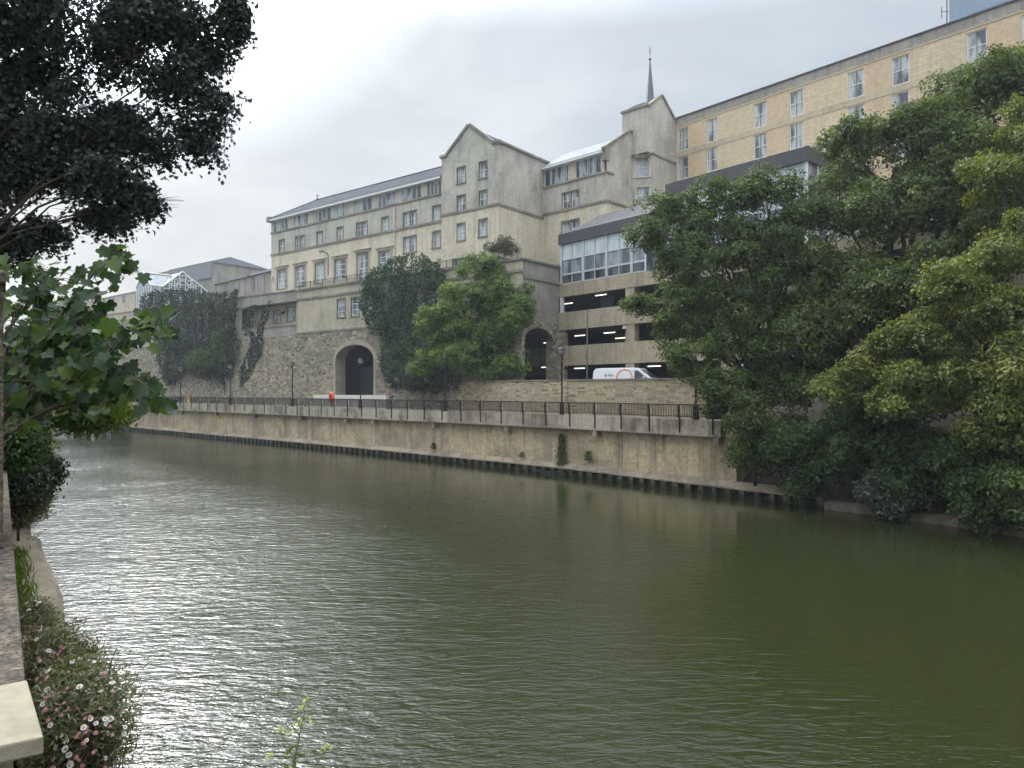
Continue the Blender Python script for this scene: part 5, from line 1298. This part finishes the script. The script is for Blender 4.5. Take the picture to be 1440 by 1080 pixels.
# ------------------------------------------------------------------ near bank on the left
AZ = V(-.72, 1, 0).normalized(); OUT = V(AZ.y, -AZ.x, 0)                       # along the bank, and towards the river
def NB(D, o, z): return V(.088-.72*D, D, 0)+OUT*o+V(0,0,z)                       # D metres ahead, o out from the parapet edge
ZP = 6.0; ZL = 5.02                               # parapet top, planted ledge outside it
mb = MB(); mb.poly([NB(-10,.0,-1),NB(150,.0,-1),NB(150,.0,4.7),NB(-10,.0,4.7)])
mb.poly([NB(-10,-.42,4.7),NB(150,-.42,4.7),V(-280,160,4.7),V(-280,-60,4.7),NB(-10,-.42,4.7)+V(-120,-30,0)]); structure(mb.build('near_bank', M['grass_ground']))
pw = thing('stone_parapet', 'lichen covered stone parapet at the left edge ending in a pale new cap stone', 'parapet', NB(2.45,-.2,4.7))
mb = MB(); mb.box(NB(2.40,-.46,4.6), AZ*60, OUT*.42, (0,0,ZP-.11-4.6)); mb.build('wall', M['lichen'], pw)
D = 2.45; k = 0
while D < 30:
    L = 1.25; mb = MB(); p0 = NB(D,-.52,ZP-.108); a = AZ*(L*1.232-.012)
    mb.box(p0, a, OUT*.52, (0,0,.108)); mb.build('coping', M['lichen'], pw, bevel=.012); D += L; k += 1
mb = MB(); c0_ = NB(2.435,-.54,ZP-.045); mb.prism([NB(2.435,-.54,ZP-.043), NB(2.435,.004,ZP-.043), NB(2.02,.03,ZP-.043), NB(2.05,-.54,ZP-.043)], (0,0,.052)); mb.build('cap_stone', M['new_stone'], pw, bevel=.006)
mb = MB(); mb.box(NB(2.10,-.46,4.6), AZ*.38, OUT*.42, (0,0,ZP-.045-4.6)); mb.build('end_pier', M['arch_stone'], pw)
t = thing('gate_pier', 'tall weathered stone pier standing at the left edge of the picture', 'pier', NB(4.5,-.3,ZP))
mb = MB(); mb.box(NB(4.5,-.50,ZP+.002), AZ*.5, OUT*.446, (0,0,1.66)); mb.build('shaft', M['lichen'], t)
mb = MB(); mb.box(NB(4.47,-.53,ZP+1.664), AZ*.56, OUT*.49, (0,0,.09)); mb.build('cap', M['lichen'], t, bevel=.02)
# ledge outside the parapet, edge wandering
mb = MB(); top = []
for i in range(110):
    D = 1.6+i*.3; w = .40+.07*mnoise.noise((D*.5,0,3))+.03*mnoise.noise((D*2,1,3))-(.12 if D > 9.5 else 0)
    top.append((NB(D,.0,ZL+.03), NB(D,w-.05,ZL), NB(D,w,ZL-.05), NB(D,w+.04,-.5)))
for a, b in zip(top, top[1:]):
    for k in range(3): mb.poly([a[k], a[k+1], b[k+1], b[k]])
tag(mb.build('bank_ledge', M['ledge'], smooth=False), 'worn buff stone ledge below the parapet on the near bank', 'ledge')

# big backlit tree overhead
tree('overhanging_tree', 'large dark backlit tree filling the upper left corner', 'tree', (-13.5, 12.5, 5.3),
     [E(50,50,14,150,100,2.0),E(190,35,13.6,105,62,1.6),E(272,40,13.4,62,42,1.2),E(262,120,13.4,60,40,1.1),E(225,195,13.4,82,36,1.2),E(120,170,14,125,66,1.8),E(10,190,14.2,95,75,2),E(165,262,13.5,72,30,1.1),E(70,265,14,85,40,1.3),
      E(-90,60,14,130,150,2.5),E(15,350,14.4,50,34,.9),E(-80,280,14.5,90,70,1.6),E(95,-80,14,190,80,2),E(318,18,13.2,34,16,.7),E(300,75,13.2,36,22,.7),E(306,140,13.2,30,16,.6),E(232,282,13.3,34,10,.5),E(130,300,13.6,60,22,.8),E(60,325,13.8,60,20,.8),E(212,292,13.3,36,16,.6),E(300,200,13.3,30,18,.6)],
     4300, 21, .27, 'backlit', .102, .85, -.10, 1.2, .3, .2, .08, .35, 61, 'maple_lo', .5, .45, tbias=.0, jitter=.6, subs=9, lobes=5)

# sycamore with big lobed leaves close to the camera
sy = thing('sycamore_sapling', 'young sycamore with broad lobed leaves reaching in from the left', 'tree', (-5.6, 5.6, 5.35))
BR = [([(-60,640),(30,520),(95,430),(140,375),(178,352)],5.6,34),([(-60,640),(60,545),(140,488),(190,462),(222,452)],5.1,34),([(-60,650),(70,575),(140,548),(190,535),(205,548)],5.0,36),
      ([(-60,600),(0,480),(40,425),(62,395),(70,378)],5.8,34),([(-60,640),(40,530),(90,470),(120,430)],5.5,40),([(-60,600),(10,500),(40,470)],5.9,30),([(-60,650),(30,560),(80,520),(140,515)],5.2,34),([(-60,640),(0,540),(20,440)],5.4,30),([(-60,640),(40,560),(110,500),(150,480)],5.6,26)]
mb = MB(); LC = []; LN = []; ww = MB()
ww.tube([(-5.6,5.6,5.0),(-5.5,5.6,6.2),at(-60,640,5.5)+V(0,.1,0)], [.06,.05,.04], 7)
for pts, Y, n in BR:
    P = [at(x, y, Y+.25*mnoise.noise((x*.02,y*.02,Y))) for x, y in pts]
    ww.tube(P, [.028,.016,.011,.008,.004][:len(P)] if len(P) == 5 else [.026,.014,.008,.004][:len(P)], 6, False)
    for i in range(int(n*2.4)):
        u = rnd.uniform(.25, 1.0)*(len(P)-1); j = min(int(u), len(P)-2); p = P[j].lerp(P[j+1], u-j)
        d = (P[j+1]-P[j]).normalized(); side = d.cross(V(0,-.5,1)).normalized()*rnd.choice((-1,1))
        e = p + side*rnd.uniform(.05,.24)+V(rnd.gauss(0,.05), rnd.gauss(0,.12), rnd.uniform(-.16,.06))
        LC.append(tuple(e)); LN.append((rnd.gauss(.1,.35), rnd.gauss(-.75,.35), .6)); ww.tube([p, (p+e)/2+V(0,0,.02), e], .0025, 4, False)
ww.build('branches', M['twig'], sy, True)
LC = np.array(LC); leaf_mesh('leaves', LC, np.array(LN), .118, 1.0, LEAF['syc'], sy, np.clip(rng.normal(.42,.27,len(LC)),0,1), .3, .6, 'maple', .2)

for i, (name, px, py, Y, rx, ry, rd, lf, sz, n, lab) in enumerate([
  ('privet_bush',70,545,10.5,72,50,1.2,'mid',.07,1100,'small leaved green bush below the sycamore on the near bank'),
  ('privet_bush',125,572,11.5,46,26,.8,'olive',.065,620,'yellow tinged bush leaning over the water below the sycamore'),
  ('privet_bush',26,600,9.2,34,48,.7,'dark',.06,700,'dark bush behind the parapet coping at the left edge'),
  ('privet_bush',36,662,10.0,24,30,.6,'glossy',.07,420,'pale leaved bush between the two straggling daisy clumps'),
  ('privet_bush',95,475,12.5,40,48,1.0,'mid',.07,420,'upright green bush behind the sycamore leaves')]):
    e = E(px, py, Y, rx, ry, rd); Pb = NB(Y, .3, 5.6)
    tree(name, lab, 'bush', tuple(NB(Y, .12, 5.0)), [e, E(px+rx*.4, py+ry*.2, Y, rx*.6, ry*.6, rd*.7), E(px-rx*.3, py-ry*.3, Y, rx*.6, ry*.6, rd*.7)], n, 22, .2, lf, sz, .5, -.2, 1.6, .3, .014, .05, .4, 70+i, group='bushes on the near bank', tbias=-.1, subs=8)

# daisy clumps (fleabane) hanging from the ledge
dz0 = None
def daisy_mesh(mat):
    mb = MB(); n = 13
    for k in range(n):
        a = 2*PI*k/n; b = PI/n*.8
        mb.poly([(.003*math.cos(a), .003*math.sin(a), .001), (.0105*math.cos(a-b), .0105*math.sin(a-b), .002), (.0125*math.cos(a), .0125*math.sin(a), .001), (.0105*math.cos(a+b), .0105*math.sin(a+b), .002)])
    mb.m = 1; mb.lathe((0,0,0), [(.0042,.0005),(.0036,.0035),(.001,.0045)], 8)
    o = mb.build('flower', [M[mat], M['daisy_eye']]); me = o.data; bpy.data.objects.remove(o); return me
DM = [daisy_mesh('petal'), daisy_mesh('petal_pink')]
def fleabane(label, cpx, cpy, Y, rx, ry, rd, nleaf, nfl, npink, leaf='flean', lsz=.045):
    e = E(cpx, cpy, Y, rx, ry, rd); base = (e[0], e[1], e[2]-e[5]*.9)
    t = thing('daisy_clump', label, 'flowers', base, 'daisy clumps on the near bank ledge')
    lobes = [e, E(cpx-rx*.35, cpy-ry*.35, Y+rd*.3, rx*.65, ry*.6, rd*.7), E(cpx+rx*.4, cpy+ry*.2, Y-rd*.2, rx*.6, ry*.7, rd*.7), E(cpx-rx*.1, cpy+ry*.5, Y-rd*.2, rx*.8, ry*.5, rd*.7)]
    C, N = crown_points(lobes, nleaf//12, .25, -.25, 3, .4, int(cpx)); P, NN = spray_leaves(C, N, 14, np.full(len(C), .09), .035, .3)
    leaf_mesh('foliage', P, NN, lsz, .2, LEAF[leaf], t, np.clip(rng.normal(.45,.25,len(P)),0,1), .8, .1)
    sm = MB(); r2 = random.Random(int(cpy)); B = parent_world(t)
    for i in range(nfl+npink):
        l = r2.choice(lobes); d = V(r2.gauss(.25,.7), r2.gauss(-.6,.6), r2.gauss(.45,.6)).normalized(); q_ = r2.uniform(.92,1.12)
        p = V(l[0]+d.x*l[3]*q_, l[1]+d.y*l[4]*q_, l[2]+d.z*l[5]*q_)
        root = V(l[0]+d.x*l[3]*.4, l[1]+d.y*l[4]*.4, l[2]+d.z*l[5]*.4); sm.tube([root, (root+p)/2+V(0,0,.025), p], .0015, 4, False)
        fo = bpy.data.objects.new('flower' if i < nfl else 'pink_flower', DM[0 if i < nfl else 1]); COL.objects.link(fo); fo.parent = t; fo.location = p-B  # pink ones are open daisies of the same shape, only smaller
        dd = (d+V(0,-.4,.7)).normalized(); fo.rotation_euler = dd.to_track_quat('Z','Y').to_euler(); k = r2.uniform(.85,1.45)*(1 if i < nfl else .75); fo.scale = (k,k,k)
    sm.build('stems', LEAF_STEM, t)
LEAF_STEM = plain('daisy_stem', (.10,.07,.045), .8)
fleabane('big daisy clump beside the pale cap stone, white and pink flowers', 112, 1012, 3.7, 66, 85, .34, 8200, 66, 95)
fleabane('daisy clump behind the big one, half way up the ledge', 86, 918, 4.9, 42, 45, .32, 5200, 40, 70)
fleabane('small daisy clump on the narrow ledge before the grassy patch', 50, 878, 5.9, 20, 32, .25, 2800, 20, 34)
fleabane('bushy dark daisy clump overhanging the water farther along the parapet', 38, 700, 10.5, 26, 38, .5, 5600, 14, 40, 'flean', .06)
fleabane('straggling seedy daisy clump just below the sycamore', 40, 622, 13, 24, 40, .7, 5200, 10, 24, 'olive', .075)
C = []; N = []
for i in range(700):
    D = rnd.uniform(5.9, 8.4); p = NB(D, rnd.uniform(.0,.24)*rnd.uniform(.3,1), ZL+.05+rnd.uniform(0,.08)); C.append(tuple(p)); N.append((rnd.gauss(0,.6), -1, rnd.gauss(.1,.3)))
t = thing('grass_tuft', 'bright green grass tuft on the ledge beyond the daisies', 'grass', NB(7,.1,ZL))
leaf_mesh('blades', np.array(C), np.array(N), .17, .07, LEAF['grass'], t, rng.uniform(0,1,len(C)), .3, -2.0)
# bare stems poking out over the water
mb = MB()
for px0, py0, px1, py1, Y in ((40,745,92,715,9.5),(45,760,80,738,9.0),(90,880,160,870,5.2),(115,940,150,890,4.4),(150,960,165,910,3.8),(35,760,75,745,9.4)):
    a, b = at(px0, py0, Y), at(px1, py1, Y-.1); mb.tube([a, (a+b)/2+V(0,0,.03), b], [.004,.003,.0015], 4, False)
tag(mb.build('dry_stems', M['twig']), 'thin bare stems sticking out from the daisies over the river', 'stems')
# mustard sprig
t = thing('mustard_sprig', 'thin yellow flowered mustard sprig rising at the bottom of the picture', 'flower', at(412, 1130, 2.2))
mb = MB(); Ym = 2.2; st = [at(390,1230,Ym+.0), at(408,1110,Ym), at(416,1060,Ym), at(424,1020,Ym), at(433,982,Ym)]; mb.tube(st, [.0035,.003,.0025,.002,.001], 5)
tips = []
for a, b, c in (((416,1060),(400,1040),(391,1026)),((418,1050),(440,1062),(456,1052)),((421,1035),(410,1020),(406,1030)),((426,1012),(432,1010),(437,1012)),((424,1020),(421,1010),(421,1018)),((412,1085),(392,1075),(380,1062)),((428,1000),(425,992),(424,996)),((412,1085),(440,1082),(462,1050))):
    mb.tube([at(*a,Ym), at(*b,Ym-.02), at(*c,Ym-.03)], [.0018,.0014,.0008], 4, False); tips.append(at(*c,Ym-.03))
mb.build('stem', plain('mustard_stem', (.12,.17,.05), .7), t, True); tips.append(at(433,981,Ym))
for p in tips:
    mb = MB()
    for j in range(5):
        c = p+V(rnd.gauss(0,.006), rnd.gauss(0,.006), rnd.gauss(0,.006)); n_ = V(rnd.gauss(0,.5), -1, rnd.gauss(.4,.4)).normalized(); a = n_.cross(V(0,0,1)).normalized(); b = n_.cross(a)
        for k in range(4):
            th = PI/2*k; d = a*math.cos(th)+b*math.sin(th); e_ = a*-math.sin(th)+b*math.cos(th); mb.poly([c, c+d*.003+e_*.0018, c+d*.0055, c+d*.003-e_*.0018])
    mb.build('blossom', M['mustard'], t)
C = np.array([tuple(at(rnd.uniform(400,424), rnd.uniform(1050,1078), Ym)) for _ in range(14)]); leaf_mesh('leaves', C, np.tile((0,-.8,.5),(14,1)), .03, .3, LEAF['mid'], t, np.full(14,.7), .4, .2)

# ------------------------------------------------------------------ light, sky, camera
HAZE = .00034
if HAZE:
    mb = MB(); mb.abox(-330, 330, -180, 370, -3.5, 50); hz = mb.build('haze', M['white']); hz['kind'] = 'stuff'
    hm = bpy.data.materials.new('haze_air'); hm.use_nodes = True; hn = hm.node_tree; hn.nodes.remove(hn.nodes['Principled BSDF'])
    pv = hn.nodes.new('ShaderNodeVolumePrincipled'); pv.inputs['Color'].default_value = (.80,.88,1,1); pv.inputs['Density'].default_value = HAZE; pv.inputs['Anisotropy'].default_value = .35
    hn.links.new(pv.outputs[0], hn.nodes['Material Output'].inputs['Volume']); hz.data.materials.clear(); hz.data.materials.append(hm)
SUN_AZ, SUN_EL = -34, 40
sd = V(math.sin(rad(SUN_AZ))*math.cos(rad(SUN_EL)), math.cos(rad(SUN_AZ))*math.cos(rad(SUN_EL)), math.sin(rad(SUN_EL)))
w = bpy.data.worlds.new('World'); SC.world = w; w.use_nodes = True; nt = w.node_tree; L = nt.links
bg = nt.nodes['Background']; bg.inputs['Strength'].default_value = .1
sky = nt.nodes.new('ShaderNodeTexSky'); sky.sky_type = 'NISHITA'; sky.sun_disc = False; sky.sun_elevation = rad(SUN_EL); sky.sun_rotation = rad(SUN_AZ); sky.air_density = 1.5; sky.dust_density = 3
tc = nt.nodes.new('ShaderNodeTexCoord'); mp = nt.nodes.new('ShaderNodeMapping'); mp.inputs['Scale'].default_value = (1.5,1.5,3.6); mp.inputs['Location'].default_value = (.6,.2,.35); L.new(tc.outputs['Generated'], mp.inputs[0])
cl = noise_tex(nt, mp.outputs[0], 1.25, 7, .56, .35)
clc = ramp(nt, cl, [(.33, (.55,.61,.69)), (.5, (.68,.735,.80)), (.66, (.88,.915,.96))])
sx = nt.nodes.new('ShaderNodeSeparateXYZ'); L.new(tc.outputs['Generated'], sx.inputs[0])
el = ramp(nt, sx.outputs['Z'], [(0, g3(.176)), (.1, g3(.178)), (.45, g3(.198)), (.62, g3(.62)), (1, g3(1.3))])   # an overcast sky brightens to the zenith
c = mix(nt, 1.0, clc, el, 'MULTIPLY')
dt = nd(nt, 'ShaderNodeVectorMath', operation='DOT_PRODUCT'); L.new(tc.outputs['Generated'], dt.inputs[0]); dt.inputs[1].default_value = sd
glow = ramp(nt, dt.outputs['Value'], [(.895, g3(0)), (.935, (.03,.033,.037)), (.966, (.34,.36,.39)), (1, (.93,.97,1))])
def scale(x, k):
    n = nd(nt, 'ShaderNodeVectorMath', operation='SCALE'); L.new(x, n.inputs[0]); n.inputs['Scale'].default_value = k; return n.outputs[0]
def addv(a, b):
    n = nd(nt, 'ShaderNodeVectorMath', operation='ADD'); L.new(a, n.inputs[0]); L.new(b, n.inputs[1]); return n.outputs[0]
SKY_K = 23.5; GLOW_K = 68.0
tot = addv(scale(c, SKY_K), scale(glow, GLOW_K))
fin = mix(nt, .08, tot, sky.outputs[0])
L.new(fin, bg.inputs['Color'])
sl = bpy.data.lights.new('sun', 'SUN'); sl.energy = .9; sl.angle = rad(12); sl.color = (1,.985,.95)
so = bpy.data.objects.new('sun', sl); COL.objects.link(so); so.rotation_euler = sd.to_track_quat('Z','Y').to_euler()
cam = bpy.data.cameras.new('camera'); cam.sensor_width = 36; cam.lens = 25; cam.shift_y = (YH-540)/1440; cam.clip_start = .05; cam.clip_end = 9000
co = bpy.data.objects.new('camera', cam); COL.objects.link(co); co.location = (0,0,H); co.rotation_euler = (PI/2,0,0); SC.camera = co
vs = SC.view_settings; vs.view_transform = 'Standard'; vs.look = 'None'; vs.exposure = 1.0; vs.gamma = 1
SC.render.engine = 'CYCLES'; SC.cycles.use_denoising = True; SC.cycles.max_bounces = 8; SC.cycles.transparent_max_bounces = 8
SC.cycles.sample_clamp_indirect = 6; SC.cycles.use_adaptive_sampling = True; SC.cycles.adaptive_threshold = .03
